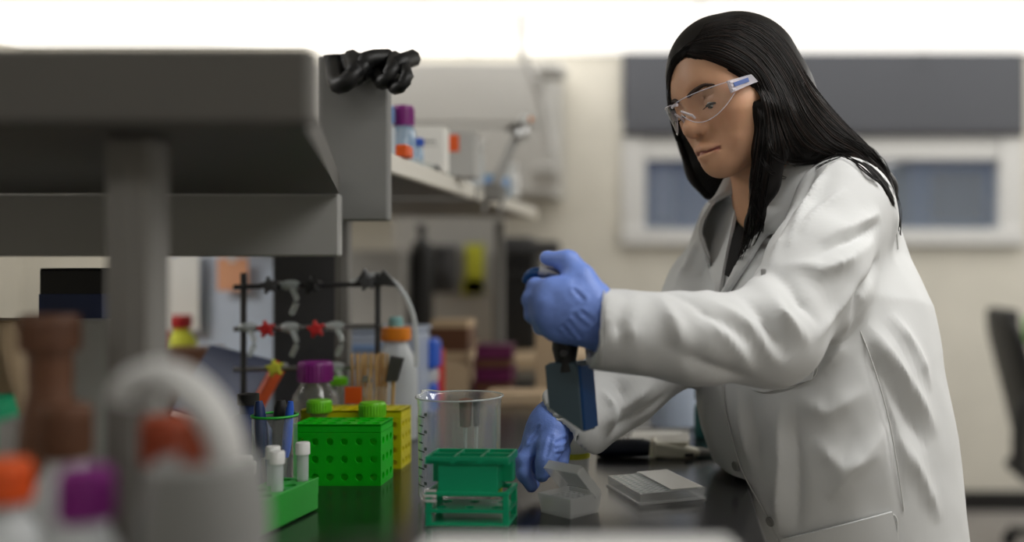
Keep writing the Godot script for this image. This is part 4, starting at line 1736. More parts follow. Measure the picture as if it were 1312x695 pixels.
	bottle("reagent_bottle", "bottle with an orange cap at the left edge", put.call(6, 0.66), 0.026, 0.180, 0.012, 0.026, "milky", "orange_red", "", 0.5, "bottle", 0.0150)
	bottle("amber_bottle", "brown glass bottle blurred under the near shelf at the left", put.call(64, 0.81), 0.022, 0.264, 0.016, 0.028, "brown", "brown", "", 0.5, "bottle")
	bottle("reagent_bottle", "short bottle with a rusty cap in front of the brown glass bottle", put.call(86, 0.76), 0.026, 0.202, 0.013, 0.038, "milky", "brown", "", 0.5, "bottle", 0.0158)
	carton("carton", "pinkish white carton between the orange cap and the rusty cap", put.call(40, 0.83), Vector3(0.036, 0.18, 0.04), 0.2, "light_grey")
	carton("carton", "black carton blurred behind the brown glass bottle, left of the post", put.call(108, 1.3), Vector3(0.075, 0.295, 0.06), 0.0, "black", "box", "navy")
	carton("carton", "beige carton at the far left behind the brown glass bottle", put.call(22, 1.34), Vector3(0.08, 0.23, 0.06), 0.0, "tan", "box")
	carton("carton", "white carton low behind the grey blurred post", put.call(128, 1.24), Vector3(0.07, 0.235, 0.05), 0.0, "light_grey", "box")
	t = thing("wooden_paddle", "tan wooden paddle leaning at the left under the near shelf", "paddle", put.call(84, 1.02))
	t.rotation.z = 0.23
	s = mb()
	tube(s, curve([Vector3(0, 0, 0), Vector3(0.004, 0.12, 0), Vector3(0, 0.25, 0)], 8), [0.007, 0.007, 0.007, 0.0075, 0.008, 0.009, 0.01, 0.01, 0.007], 10)
	part("shaft", s, "tan", t)
	s = mb()
	tube(s, [Vector3(0.002, 0.03, 0), Vector3(0.0035, 0.1, 0)], 0.0085, 10)
	part("grip", s, "brown", t)
	carton("carton", "small green carton at the left edge of the bench", put.call(-4, 1.08), Vector3(0.03, 0.165, 0.05), 0.0, "teal_rack", "box")
	# white foam box right before the camera, only its rounded top edge in view
	t = thing("foam_box", "white foam box blurred along the bottom edge", "box", Vector3(-0.053, BENCH, -0.52))
	s = mb()
	box(s, Vector3(0, 0.068, 0), Vector3(0.17, 0.136, 0.12), 0.012)
	part("body", s, "white", t)
	s = mb()
	box(s, Vector3(0, 0.1445, 0), Vector3(0.174, 0.018, 0.124), 0.007)
	part("lid", s, "white", t)


func shelf_things() -> void:
	var y := H + 0.1365 + 0.0308
	var on := func(u: float, d: float) -> Vector3: return Vector3((u - CX) / F * d, y, -d)
	var s := mb()
	bottle("shelf_bottle", "blue tinted bottle with a purple cap on the white edged shelf", on.call(517, 1.80), 0.021, 0.098, 0.014, 0.034, "blue_glass", "purple", "", 0.5, "bottle", 0.0175)
	bottle("shelf_bottle", "pale blue capped bottle at the near end of the white edged shelf", on.call(496, 1.78), 0.014, 0.095, 0.008, 0.03, "milky", "pale_blue", "", 0.5, "bottle", 0.0115)
	bottle("shelf_bottle", "small vial with a dark blue cap in front of the lettered carton", on.call(535, 1.86), 0.011, 0.05, 0.008, 0.014, "blue_glass", "blue", "", 0.5, "vial", 0.01)
	var c := carton("shelf_carton", "white carton with a faint grey line of print on the shelf", on.call(551, 2.0), Vector3(0.062, 0.085, 0.05), 0.0, "paper")
	s = mb()
	for i in 9:
		if i != 2:
			box(s, Vector3(-0.022 + 0.0045 * i, 0.058, 0.0253), Vector3(0.0032, 0.003 + 0.001 * (i % 3), 0.0006), 0.0)
	box(s, Vector3(0.004, 0.050, 0.0253), Vector3(0.034, 0.001, 0.0006), 0.0)
	part("print_line", s, "grey", c)
	c = carton("shelf_carton", "white carton with an orange label patch on the shelf", on.call(589, 2.12), Vector3(0.07, 0.088, 0.06), 0.0, "light_grey")
	s = mb()
	box(s, Vector3(-0.016, 0.067, 0.0303), Vector3(0.042, 0.034, 0.0008), 0.0003)
	part("label_patch", s, "orange_red", c, "orange label")
	s = mb()
	box(s, Vector3(0, 0.010, 0), Vector3(0.02, 0.02, 0.04), 0.003)
	single("orange_block", s, "orange_red", "small orange block lying at the front edge of the shelf", "block", on.call(518, 1.705))
	# glass pipette lying along the front edge
	var t := thing("glass_pipette", "clear glass tube lying along the shelf's front edge", "tube", Vector3(-0.447, y, -1.9))
	s = mb()
	tube(s, [Vector3(0, 0.006, 0.14), Vector3(0, 0.006, -0.20)], 0.005, 12)
	part("barrel", s, "glass_rim", t)
	s = mb()
	tube(s, [Vector3(0, 0.006, -0.05), Vector3(0, 0.006, -0.075)], 0.0065, 12)
	part("stopper", s, "dark_grey", t)
	carton("shelf_carton", "blue carton on the far shelf behind the lamp clamp", on.call(631, 2.7), Vector3(0.07, 0.05, 0.08), 0.0, "sky_blue", "box", "pale_blue")
	bottle("shelf_bottle", "white bottle on the far shelf under the metal clamp", on.call(657, 2.75), 0.018, 0.09, 0.01, 0.02, "white", "white")
	bottle("shelf_bottle", "white capped bottle behind the carton with the orange patch", on.call(611, 2.4), 0.016, 0.11, 0.012, 0.018, "milky", "white")
	# metal clamp on the shelf edge with a pivoting head
	t = thing("clamp_stand", "metal clamp with a hooded head gripping the shelf edge", "clamp", Vector3(-0.437, y, -2.42))
	var o := t.position
	var q := func(u: float, v: float, dz := 0.0) -> Vector3: return px(u, v, 2.42 + dz) - o
	s = mb()
	tube(s, curve([q.call(628, 250), q.call(640, 225), q.call(655, 190), q.call(668, 165)], 8), 0.011, 10)
	part("arm", s, "light_grey", t)
	s = mb()
	lathe(s, [Vector2(0.03, -0.012), Vector2(0.028, 0.004), Vector2(0.016, 0.018), Vector2(0, 0.022)], 20, Transform3D(Basis(Vector3.BACK, -0.5), q.call(664, 168)))
	part("hood", s, "steel", t)
	s = mb()
	lathe(s, [Vector2(0, 0), Vector2(0.012, 0), Vector2(0.013, 0.014), Vector2(0.008, 0.02), Vector2(0, 0.02)], 16, at(q.call(672, 158)))
	part("knob", s, "white", t)
	s = mb()
	box(s, q.call(679, 153), Vector3(0.014, 0.012, 0.012), 0.003)
	part("yellow_tab", s, "orange", t)
	for k in [[620, 270], [640, 272]]:
		s = mb()
		tube(s, [q.call(k[0] + 8, 240), q.call(k[0], k[1])], [0.007, 0.004], 8)
		part("prong", s, "light_grey", t)
	s = mb()
	box(s, q.call(628, 247), Vector3(0.06, 0.04, 0.04), 0.004)
	part("jaw", s, "steel", t)
	# dark thing hanging at the top near the end panel
	t = thing("cable_bundle", "dark bundle of cables hanging above the shelf's near end", "cables", px(470, 68, 1.66))
	o = t.position
	for i in 7:
		s = mb()
		var x := 428 + 11 * i + rng.randf_range(-6, 6)
		var drop := rng.randf_range(-14, 12)
		var out := rng.randf_range(0.0, 0.05)
		tube(s, curve([px(x, 70, 1.594) - o, px(x + 2, 84, 1.588) - o, px(x + 8 + (i % 3) * 5, 104 + drop, 1.565 - out) - o, px(x + 24 + drop, 88 + drop, 1.56 - out) - o, px(x + 30 - drop, 74, 1.57) - o], 12), 0.0135 - 0.002 * (i % 3), 8)
		part("cable", s, "black", t)


func pipettes() -> void:
	# the multichannel pipette in her left hand
	var d := 1.2195
	var t := thing("held_pipette", "dark blue pipette with a wide slate head held upright in the gloved fist", "pipette", px(723, 470, d))
	var o := t.position
	var q := func(u: float, v: float, dz := 0.0) -> Vector3: return px(u, v, d + dz) - o
	var s := mb()
	tube(s, [q.call(718, 346), q.call(719, 360), q.call(722, 400), q.call(724, 440), q.call(725, 444)], [0.010, 0.013, 0.0145, 0.0125, 0.012], 18)
	part("barrel", s, "pip_blue", t)
	s = mb()
	tube(s, [q.call(724, 438), q.call(724, 446), q.call(725, 462), q.call(726, 476)], [0.0145, 0.0155, 0.0125, 0.0135], 16)
	part("neck", s, "black", t)
	s = mb()
	lathe(s, [Vector2(0, 0), Vector2(0.004, 0), Vector2(0.005, 0.003), Vector2(0.004, 0.006), Vector2(0, 0.006)], 14, Transform3D(Basis(Vector3.RIGHT, PI / 2), q.call(723, 452, -0.0145)))
	part("screw", s, "dark_steel", t)
	# finger hook over the index finger
	s = mb()
	tube(s, curve([q.call(716, 352), q.call(696, 349, -0.004), q.call(680, 351, -0.004), q.call(672, 362, -0.002)], 10), [0.010, 0.010, 0.0095, 0.009, 0.009, 0.009, 0.0085, 0.008, 0.0075, 0.007, 0.005], 12, 0.7)
	part("finger_hook", s, "pip_blue", t)
	s = mb()
	tube(s, [q.call(716, 352, -0.010), q.call(708, 350, -0.011), q.call(700, 348, -0.012)], [0.0055, 0.006, 0.006], 12)
	part("plunger", s, "steel", t)
	s = mb()
	tube(s, [q.call(704, 349, -0.012), q.call(691, 346, -0.013)], [0.0055, 0.0062], 12)
	part("button", s, "light_grey", t)
	# head: a wedge, slate front and blue side
	var face := [Vector2(699, 468), Vector2(705, 464), Vector2(736, 463), Vector2(741, 470), Vector2(748, 552), Vector2(704, 522)]
	var sc := d / F
	s = mb()
	prism(s, face.map(func(p): return Vector2((p.x - CX) * sc - o.x, H - (p.y - CY) * sc - o.y)), 0.028, Transform3D(Basis(Vector3(1, 0, 0), Vector3(0, 1, 0), Vector3(-0.46, 0, 1)), Vector3(0.0128, 0, -d - o.z - 0.016)), 0.0015)
	part("head", s, "pip_slate", t)
	s = mb()
	var side := [Vector2(0.013, 0.0), Vector2(-0.0135, -0.002), Vector2(-0.0135, -0.066), Vector2(0.013, -0.072)]
	var e0: Vector3 = q.call(742, 468)
	var e1: Vector3 = q.call(748.5, 550)
	var dn := (e1 - e0)
	var back := Vector3(0.46, 0, -1.0) * 0.027
	for i in 1:
		var a := e0 + Vector3(-0.0005, 0, 0.0105) 
		var c := [a, a + dn, a + dn * 0.985 + back, a + dn * 0.02 + back]
		var off := Vector3(0.0032, 0, 0.001)
		quad(s, c[0] + off, c[1] + off, c[2] + off, c[3] + off)
		quad(s, c[3], c[2], c[1], c[0])
		for k in 4:
			var j := (k + 1) % 4
			quad(s, c[k] + off, c[k], c[j], c[j] + off)
	part("side_strip", s, "pip_blue", t, "bright blue side strip")


# ---------------------------------------------------------------- the woman
const HEAD_SCALE := 0.96
var head_t := Transform3D()
var face_dir := Vector3(-0.864, 0, 0.503)
var left_dir := Vector3(0.503, 0, 0.864)
var cuff_l := Vector3()
var cuff_r := Vector3()
var arm_l := Vector3()
var arm_r := Vector3()
var axis_r := Vector3()


func smin(a: float, b: float, k: float) -> float:
	var h := maxf(k - absf(a - b), 0.0)
	return minf(a, b) - h * h / k * 0.25


func smax(a: float, b: float, k: float) -> float:
	return -smin(-a, -b, k)


func capsule(p: Vector3, a: Vector3, b: Vector3, r: float) -> float:
	var e := b - a
	return (p - a - e * clampf((p - a).dot(e) / e.length_squared(), 0, 1)).length() - r


func coat_post(p: Vector3, x: float) -> float:
	# sleeves end at the cuffs and are hollow there
	if p.x < 0.02:
		var q := p - cuff_l
		if q.length_squared() < 0.012:
			x = smax(x, q.dot(arm_l), 0.004)
			x = maxf(x, -capsule(p, cuff_l - arm_l * 0.035, cuff_l + arm_l * 0.1, 0.0350))
		q = p - cuff_r
		if q.length_squared() < 0.012:
			x = smax(x, q.dot(arm_r), 0.004)
			x = maxf(x, -capsule(p, cuff_r - axis_r * 0.045, cuff_r + axis_r * 0.12, 0.0450))
	# room for the neck
	elif p.y < 0.935:
		# pressed against the edge of the bench
		x = smax(x, 0.102 - p.x + maxf(0.0, p.y - 0.923) * -6.0, 0.012)
	elif p.y > 1.2:
		x = smax(x, -capsule(p, px(990, 165, 1.47), px(968, 258, 1.455), 0.056), 0.02)
	return x


func build_coat() -> void:
	coat = Blob.new()
	var b := coat
	var f := face_dir
	b.chain([px(1036, 340, 1.54), px(1038, 400, 1.53), px(1046, 500, 1.52), px(1075, 600, 1.51), px(1098, 690, 1.50), px(1106, 800, 1.50), px(1110, 900, 1.50)], [0.120, 0.174, 0.186, 0.172, 0.152, 0.166, 0.186], 0.06, f, 1.25)
	b.add(px(1082, 262, 1.43), px(946, 294, 1.66), 0.050, 0.050, 0.06)
	b.add(px(1068, 298, 1.50), px(1045, 275, 1.53), 0.066, 0.062, 0.06)
	b.add(px(1016, 262, 1.53), px(1010, 232, 1.52), 0.066, 0.056, 0.05)
	torso = Blob.new()
	torso.a = b.a.duplicate()
	torso.ba = b.ba.duplicate()
	torso.il = b.il.duplicate()
	torso.ra = b.ra.duplicate()
	torso.dr = b.dr.duplicate()
	torso.kk = b.kk.duplicate()
	torso.nn = b.nn.duplicate()
	torso.ss = b.ss.duplicate()
	torso.everything()
	# her left arm, near the camera
	b.add(px(1080, 268, 1.405), px(1046, 350, 1.34), 0.063, 0.064, 0.04)
	b.add(px(1046, 350, 1.34), px(990, 432, 1.275), 0.064, 0.058, 0.03)
	b.add(px(990, 432, 1.275), px(890, 434, 1.225), 0.058, 0.0515, 0.025)
	b.add(px(890, 434, 1.225), px(766, 421, 1.195), 0.0515, 0.0465, 0.02)
	# her right arm, reaching down behind
	b.add(px(944, 294, 1.66), px(902, 375, 1.60), 0.058, 0.054, 0.04)
	b.add(px(902, 375, 1.60), px(870, 440, 1.53), 0.054, 0.057, 0.03)
	b.add(px(868, 440, 1.53), px(800, 490, 1.46), 0.058, 0.056, 0.025)
	b.add(px(800, 490, 1.46), px(730, 544, 1.395), 0.056, 0.056, 0.02)
	cuff_l = px(760, 421, 1.192)
	arm_l = (px(766, 421, 1.195) - px(890, 434, 1.225)).normalized()
	cuff_r = px(733, 545, 1.397)
	axis_r = (px(730, 544, 1.395) - px(800, 490, 1.46)).normalized()
	arm_r = Vector3(-0.72, -0.67, -0.10).normalized()
	b.post = coat_post


# folds: pixels along the fold, width and height in metres; ridges are positive
func folds() -> Array:
	return [
		# near forearm
		[[[818, 376], [808, 425], [830, 486]], 0.010, 0.0055],
		[[[800, 372], [793, 420], [800, 478]], 0.008, -0.0035],
		[[[838, 378], [868, 420], [884, 486]], 0.012, 0.006],
		[[[850, 374], [905, 405], [960, 440]], 0.011, -0.006],
		[[[868, 385], [925, 425], [968, 480]], 0.012, 0.006],
		[[[905, 384], [962, 420], [1000, 470]], 0.011, 0.005],
		[[[850, 440], [905, 470], [960, 486]], 0.012, -0.005],
		[[[775, 378], [772, 425], [772, 468]], 0.005, -0.002],
		# elbow and upper arm
		[[[962, 360], [1000, 405], [1038, 442]], 0.012, 0.009],
		[[[945, 378], [985, 420], [1010, 462]], 0.011, -0.007],
		[[[985, 345], [1025, 385], [1050, 420]], 0.012, -0.006],
		[[[1040, 440], [1075, 395], [1108, 345]], 0.010, 0.004],
		[[[1005, 340], [1055, 345], [1095, 330]], 0.012, 0.005],
		[[[1128, 272], [1090, 292], [1050, 310]], 0.010, 0.0055],
		[[[1130, 286], [1092, 308], [1045, 328]], 0.009, -0.005],
		[[[1122, 306], [1080, 335], [1040, 358]], 0.011, 0.004],
		[[[1062, 212], [1035, 260], [1010, 318]], 0.008, 0.006],
		[[[1048, 215], [1020, 262], [998, 312]], 0.009, -0.006],
		[[[1085, 240], [1050, 268], [1024, 300]], 0.008, 0.0035],
		[[[1000, 262], [985, 300], [972, 345]], 0.010, -0.005],
		[[[1030, 250], [1002, 305], [985, 345]], 0.010, 0.004],
		[[[1120, 215], [1146, 285], [1150, 345]], 0.010, 0.004],
		[[[1128, 330], [1105, 375], [1090, 410]], 0.013, -0.009],
		# side and skirt
		[[[1096, 404], [1118, 465], [1142, 548], [1158, 655]], 0.007, -0.0045],
		[[[1106, 402], [1150, 470], [1200, 560]], 0.016, 0.008],
		[[[1112, 440], [1150, 510], [1190, 580]], 0.014, -0.006],
		[[[1140, 400], [1172, 450], [1192, 500]], 0.014, 0.006],
		[[[1150, 555], [1180, 610], [1205, 670]], 0.014, 0.006],
		[[[1090, 410], [1075, 450], [1050, 480]], 0.012, 0.005],
		[[[1020, 510], [1060, 530], [1110, 500]], 0.016, 0.004],
		[[[1000, 510], [1002, 590], [998, 690]], 0.014, 0.007],
		[[[1018, 515], [1022, 600], [1020, 690]], 0.014, -0.005],
		[[[1040, 560], [1080, 600], [1130, 580]], 0.018, 0.005],
		[[[1060, 640], [1095, 600], [1140, 545]], 0.016, 0.005],
		[[[962, 505], [968, 560], [975, 610]], 0.012, -0.004],
		[[[945, 500], [952, 550], [962, 600]], 0.010, 0.004],
		# far forearm
		[[[860, 500], [820, 530], [775, 560]], 0.010, -0.004],
		[[[840, 490], [800, 520], [765, 548]], 0.012, 0.005],
		[[[790, 485], [800, 510], [790, 545]], 0.010, -0.004],
		[[[770, 500], [785, 520], [778, 560]], 0.008, 0.004],
		# far upper arm
		[[[895, 300], [880, 340], [862, 372]], 0.010, 0.005],
		[[[915, 310], [900, 350], [885, 378]], 0.010, -0.005],
		[[[930, 300], [925, 340], [905, 378]], 0.010, 0.004],
	]


func crease(pts: PackedVector3Array, nor: PackedVector3Array) -> PackedVector3Array:
	var out := pts.duplicate()
	for f in folds():
		var line := []
		for q in f[0]:
			line.append(hit(coat, q[0], q[1]))
		var w: float = f[1] * 0.78
		var amp: float = f[2]
		var reach := w * 3.2
		var bb := AABB(line[0], Vector3.ZERO)
		for q in line:
			bb = bb.expand(q)
		bb = bb.grow(reach)
		var total := 0.0
		for i in line.size() - 1:
			total += line[i].distance_to(line[i + 1])
		for i in pts.size():
			var p := pts[i]
			if not bb.has_point(p):
				continue
			var best := 1e9
			var along := 0.0
			var run := 0.0
			for k in line.size() - 1:
				var a: Vector3 = line[k]
				var e: Vector3 = line[k + 1] - a
				var t := clampf((p - a).dot(e) / e.length_squared(), 0, 1)
				var dd := (p - a - e * t).length()
				if dd < best:
					best = dd
					along = (run + t * e.length()) / total
				run += e.length()
			if best < reach:
				var fade := minf(1.0, minf(along, 1.0 - along) * 3.2 + 0.05)
				out[i] += nor[i] * amp * 1.75 * exp(-pow(best / w, 1.35)) * fade
	var n := FastNoiseLite.new()
	n.seed = 21
	n.frequency = 9.0
	n.fractal_octaves = 2
	for i in pts.size():
		var p := pts[i]
		out[i] += nor[i] * 0.0022 * n.get_noise_3d(p.x * 1.3 + p.y * 0.6, p.y * 0.55, p.z * 1.3)
	return out


func stitch(b: Blob, pix: Array, n: int, r: float, lift := 0.0) -> SurfaceTool:
	var c := curve(pix.map(func(q): return Vector2(q[0], q[1])), n)
	var pts := []
	for q in c:
		var p := hit(b, q.x, q.y)
		pts.append(p + grad(b, p) * lift)
	var s := mb()
	tube(s, pts, r, 6)
	return s


func vv(a: Array) -> Array:
	return a.map(func(q): return Vector2(q[0], q[1]))


func head_post(p: Vector3, x: float) -> float:
	if p.z < 0.03:
		return x
	var q := Vector3(absf(p.x), p.y, p.z)
	x = smax(x, 0.0185 - (q - Vector3(0.032, 0.004, 0.0985)).length(), 0.016)
	x = smin(x, (q - Vector3(0.031, -0.0005, 0.0675)).length() - 0.0146, 0.005)
	# crease of the upper lid
	x = smax(x, -(absf((q - Vector3(0.031, -0.0005, 0.0675)).length() - 0.0152) + absf(q.y - 0.0085) * 0.6 - 0.0009), 0.002)
	# mouth line, nostrils, groove under the nose
	x = smax(x, -capsule(q, Vector3(0, -0.0604, 0.1025), Vector3(0.0245, -0.0630, 0.0850), 0.0016), 0.004)
	x = smax(x, -capsule(q, Vector3(0.0072, -0.0375, 0.0985), Vector3(0.0066, -0.0335, 0.0975), 0.0028), 0.003)
	return x


func build_head() -> Blob:
	var b := Blob.new()
	var X := Vector3.RIGHT
	b.add(Vector3(0, 0.029, -0.018), Vector3(0, 0.026, 0.002), 0.083, 0.081, 0.02, X, 1.13)
	b.add(Vector3(0, 0.040, 0.030), Vector3(0, 0.028, 0.036), 0.053, 0.052, 0.03)
	b.add(Vector3(0, 0.005, 0.030), Vector3(0, -0.055, 0.038), 0.054, 0.044, 0.03)
	for s in [-1.0, 1.0]:
		b.add(Vector3(s * 0.037, -0.022, 0.044), Vector3(s * 0.030, -0.050, 0.050), 0.029, 0.024, 0.028)
		b.add(Vector3(s * 0.052, -0.030, 0.000), Vector3(s * 0.045, -0.058, 0.012), 0.022, 0.020, 0.03)
		b.add(Vector3(s * 0.045, -0.058, 0.012), Vector3(s * 0.010, -0.079, 0.067), 0.019, 0.015, 0.026)
		b.add(Vector3(s * 0.012, 0.017, 0.0765), Vector3(s * 0.042, 0.020, 0.056), 0.0115, 0.0105, 0.016)
		b.add(Vector3(s * 0.0120, -0.0275, 0.0905), Vector3(s * 0.0102, -0.0295, 0.0935), 0.0084, 0.0078, 0.007)
		b.add(Vector3(s * 0.072, 0.004, -0.012), Vector3(s * 0.070, -0.022, -0.006), 0.017, 0.010, 0.01, X, 1.9)
		# lips
		b.add(Vector3(s * 0.004, -0.0560, 0.0965), Vector3(s * 0.0205, -0.0620, 0.0845), 0.0056, 0.0030, 0.004)
		b.add(Vector3(0, -0.0630, 0.0950), Vector3(s * 0.0185, -0.0635, 0.0850), 0.0066, 0.0032, 0.004)
	b.add(Vector3(0, -0.060, 0.067), Vector3(0, -0.066, 0.065), 0.0245, 0.024, 0.018)
	b.add(Vector3(0, -0.0795, 0.0740), Vector3(0, -0.078, 0.068), 0.0150, 0.018, 0.022)
	b.add(Vector3(0, 0.009, 0.080), Vector3(0, -0.022, 0.1010), 0.0072, 0.0088, 0.011)
	b.add(Vector3(0, -0.0255, 0.1030), Vector3(0, -0.0270, 0.1015), 0.0096, 0.009, 0.007)
	# neck: towards the collar
	var down := head_t.affine_inverse() * px(992, 262, 1.515)
	b.add(Vector3(0, -0.035, -0.020), down, 0.052, 0.056, 0.03)
	b.add(down, head_t.affine_inverse() * px(1008, 300, 1.55), 0.054, 0.055, 0.03)
	b.post = head_post
	return b


func skin_color(p: Vector3) -> Color:
	# linear values; p in the head's own axes
	var c := Color(0.57, 0.31, 0.185)
	var q := Vector3(absf(p.x), p.y, p.z)
	if p.z > 0.05:
		var lip := minf(capsule(q, Vector3(0.003, -0.0560, 0.0965), Vector3(0.0205, -0.0620, 0.0845), 0.0055), capsule(q, Vector3(0, -0.0630, 0.0950), Vector3(0.0185, -0.0635, 0.0850), 0.0062))
		c = c.lerp(Color(0.34, 0.125, 0.10), clampf(0.6 - lip / 0.0022, 0, 1))
		var blush := exp(-(q - Vector3(0.042, -0.025, 0.068)).length_squared() / 0.0004)
		c = c.lerp(Color(0.59, 0.285, 0.17), 0.5 * blush)
		var lid := exp(-(q - Vector3(0.031, 0.004, 0.080)).length_squared() / 0.00016)
		c = c.lerp(Color(0.42, 0.215, 0.13), 0.5 * lid)
	return c


# height of the face above local (x, y), looking along -z
func on_face(b: Blob, x: float, y: float, lift := 0.0) -> Vector3:
	var p := Vector3(x, y, 0.14)
	for i in 60:
		var d := b.d(p)
		if d < 0.0004:
			break
		p.z -= maxf(d * 0.6, 0.0003)
	return p + Vector3(0, 0, lift)


func person() -> void:
	var feet := Vector3(0.29, 0, -1.50)
	var who := thing("person", "woman in a white lab coat, blue gloves and clear safety glasses, leaning over the bench", "person", feet)
	var holder := func(o: MeshInstance3D) -> MeshInstance3D:
		o.position = -feet
		return o
	head_t = Transform3D(Basis(Vector3.UP, deg_to_rad(-52.0)) * Basis(Vector3.RIGHT, deg_to_rad(18.0)) * Basis(Vector3.BACK, deg_to_rad(10.5)) * Basis.from_scale(Vector3.ONE * HEAD_SCALE), Vector3(0.085, H + 0.227, -1.45))
	build_coat()

	# body: head and neck fine, the rest under the clothes coarser, one mesh
	var hb := build_head()
	var hn := net(hb, Vector3(-0.10, -0.20, -0.16), Vector3(0.10, 0.135, 0.13), 0.0026)
	var pts: PackedVector3Array = hn[0]
	var tris: PackedInt32Array = hn[1]
	var col := PackedColorArray()
	for i in pts.size():
		col.append(skin_color(pts[i]))
		pts[i] = head_t * pts[i]
	var f := face_dir
	var l := left_dir
	var bb := Blob.new()
	bb.chain([px(1004, 262, 1.535), px(1022, 330, 1.55)], [0.05, 0.07], 0.05)
	bb.chain([px(1030, 350, 1.54), px(1040, 450, 1.53), px(1060, 560, 1.52), px(1108, 700, 1.51)], [0.080, 0.115, 0.120, 0.120], 0.05, f, 1.3)
	bb.chain([px(1070, 285, 1.44), px(1048, 352, 1.345), px(990, 432, 1.278), px(890, 432, 1.225), px(780, 422, 1.20)], [0.042, 0.040, 0.035, 0.033, 0.024], 0.03)
	bb.chain([px(948, 310, 1.65), px(904, 375, 1.60), px(872, 440, 1.53), px(800, 490, 1.46), px(724, 538, 1.39)], [0.036, 0.034, 0.034, 0.033, 0.023], 0.03)
	var hip := px(1110, 715, 1.51)
	for s in [-1.0, 1.0]:
		var a: Vector3 = hip + l * s * 0.085
		bb.chain([a, Vector3(feet.x + l.x * s * 0.10, 0.47, feet.z + l.z * s * 0.10) + f * 0.03, Vector3(feet.x + l.x * s * 0.11, 0.09, feet.z + l.z * s * 0.11), Vector3(feet.x + l.x * s * 0.11, 0.035, feet.z + l.z * s * 0.11) + f * 0.10], [0.075, 0.048, 0.034, 0.026], 0.03)
	var bn := net(bb, Vector3(-0.2, 0.0, -1.85), Vector3(0.56, 1.34, -1.08), 0.014)
	var off := pts.size()
	for p in bn[0]:
		pts.append(p)
		col.append(skin_color(Vector3.ZERO))
	for i in bn[1]:
		tris.append(i + off)
	holder.call(part("body", array_mesh(pts, tris, col), "skin", who))

	# eyes, lashes and brows
	for s in [-1.0, 1.0]:
		var c := Vector3(s * 0.031, -0.0005, 0.0675)
		var sp := SphereMesh.new()
		sp.radius = 0.0138
		sp.height = 0.0276
		sp.radial_segments = 24
		sp.rings = 14
		var e := part("eye", sp, "eye_white", who)
		e.transform = Transform3D(head_t.basis, head_t * (c + Vector3(0, -0.0025, 0.0013)) - feet)
		var st := mb()
		lathe(st, [Vector2(0.0062, 0.0126), Vector2(0.004, 0.0135), Vector2(0, 0.0141)], 18)
		var iris := part("iris", st, "iris", e)
		iris.transform = Transform3D(Basis(Vector3.RIGHT, PI / 2 + 0.62), Vector3.ZERO)
		st = mb()
		var lash := []
		for i in 11:
			var a := -1.05 + 2.1 * i / 10.0
			var y := -0.0042 + 0.0016 * cos(a * 1.5)
			var r := sqrt(0.0151 * 0.0151 - y * y)
			lash.append(head_t * (c + Vector3(sin(a) * r, y, cos(a) * r)))
		tube(st, lash, [0.0006, 0.0011, 0.0014, 0.0016, 0.0017, 0.0017, 0.0017, 0.0017, 0.0016, 0.0014, 0.0009], 6)
		for i in range(1, 10):
			var p: Vector3 = lash[i]
			var dir: Vector3 = head_t.basis * Vector3((i - 5) * 0.12, -0.55, 1.0).normalized()
			tube(st, [p, p + dir * 0.004, p + dir * 0.0075 + head_t.basis * Vector3(0, 0.0012, 0)], [0.0005, 0.00045, 0.0002], 4)
		holder.call(part("eyelashes", st, "lash", who))
		st = mb()
		var brow := []
		var mid := []
		for k in [[0.011, 0.0180], [0.020, 0.0208], [0.029, 0.0228], [0.039, 0.0232], [0.050, 0.0185]]:
			brow.append(head_t * on_face(hb, s * k[0], k[1], 0.0002))
		tube(st, curve(brow, 10), [0.0018, 0.0026, 0.0031, 0.0032, 0.0031, 0.0029, 0.0026, 0.0023, 0.0019, 0.0014, 0.0008], 8)
		for i in 30:
			var x := lerpf(0.010, 0.045, i / 29.0)
			var y := lerpf(0.0165, 0.0228, minf(1.0, i / 18.0)) - maxf(0.0, (i - 22.0) / 7.0) * 0.005 + rng.randf_range(-0.0025, 0.0012)
			var p0 := on_face(hb, s * x, y, 0.0007)
			var p1 := on_face(hb, s * (x + 0.005), y + lerpf(0.005, 0.0005, i / 29.0), 0.0009)
			tube(st, [head_t * p0, head_t * p1], [0.0005, 0.0002], 4)
		holder.call(part("eyebrow", st, "brow", who))

	glasses(who, hb, holder)
	clothes(who, holder)
	hair(who, holder)
	gloves(who, holder)


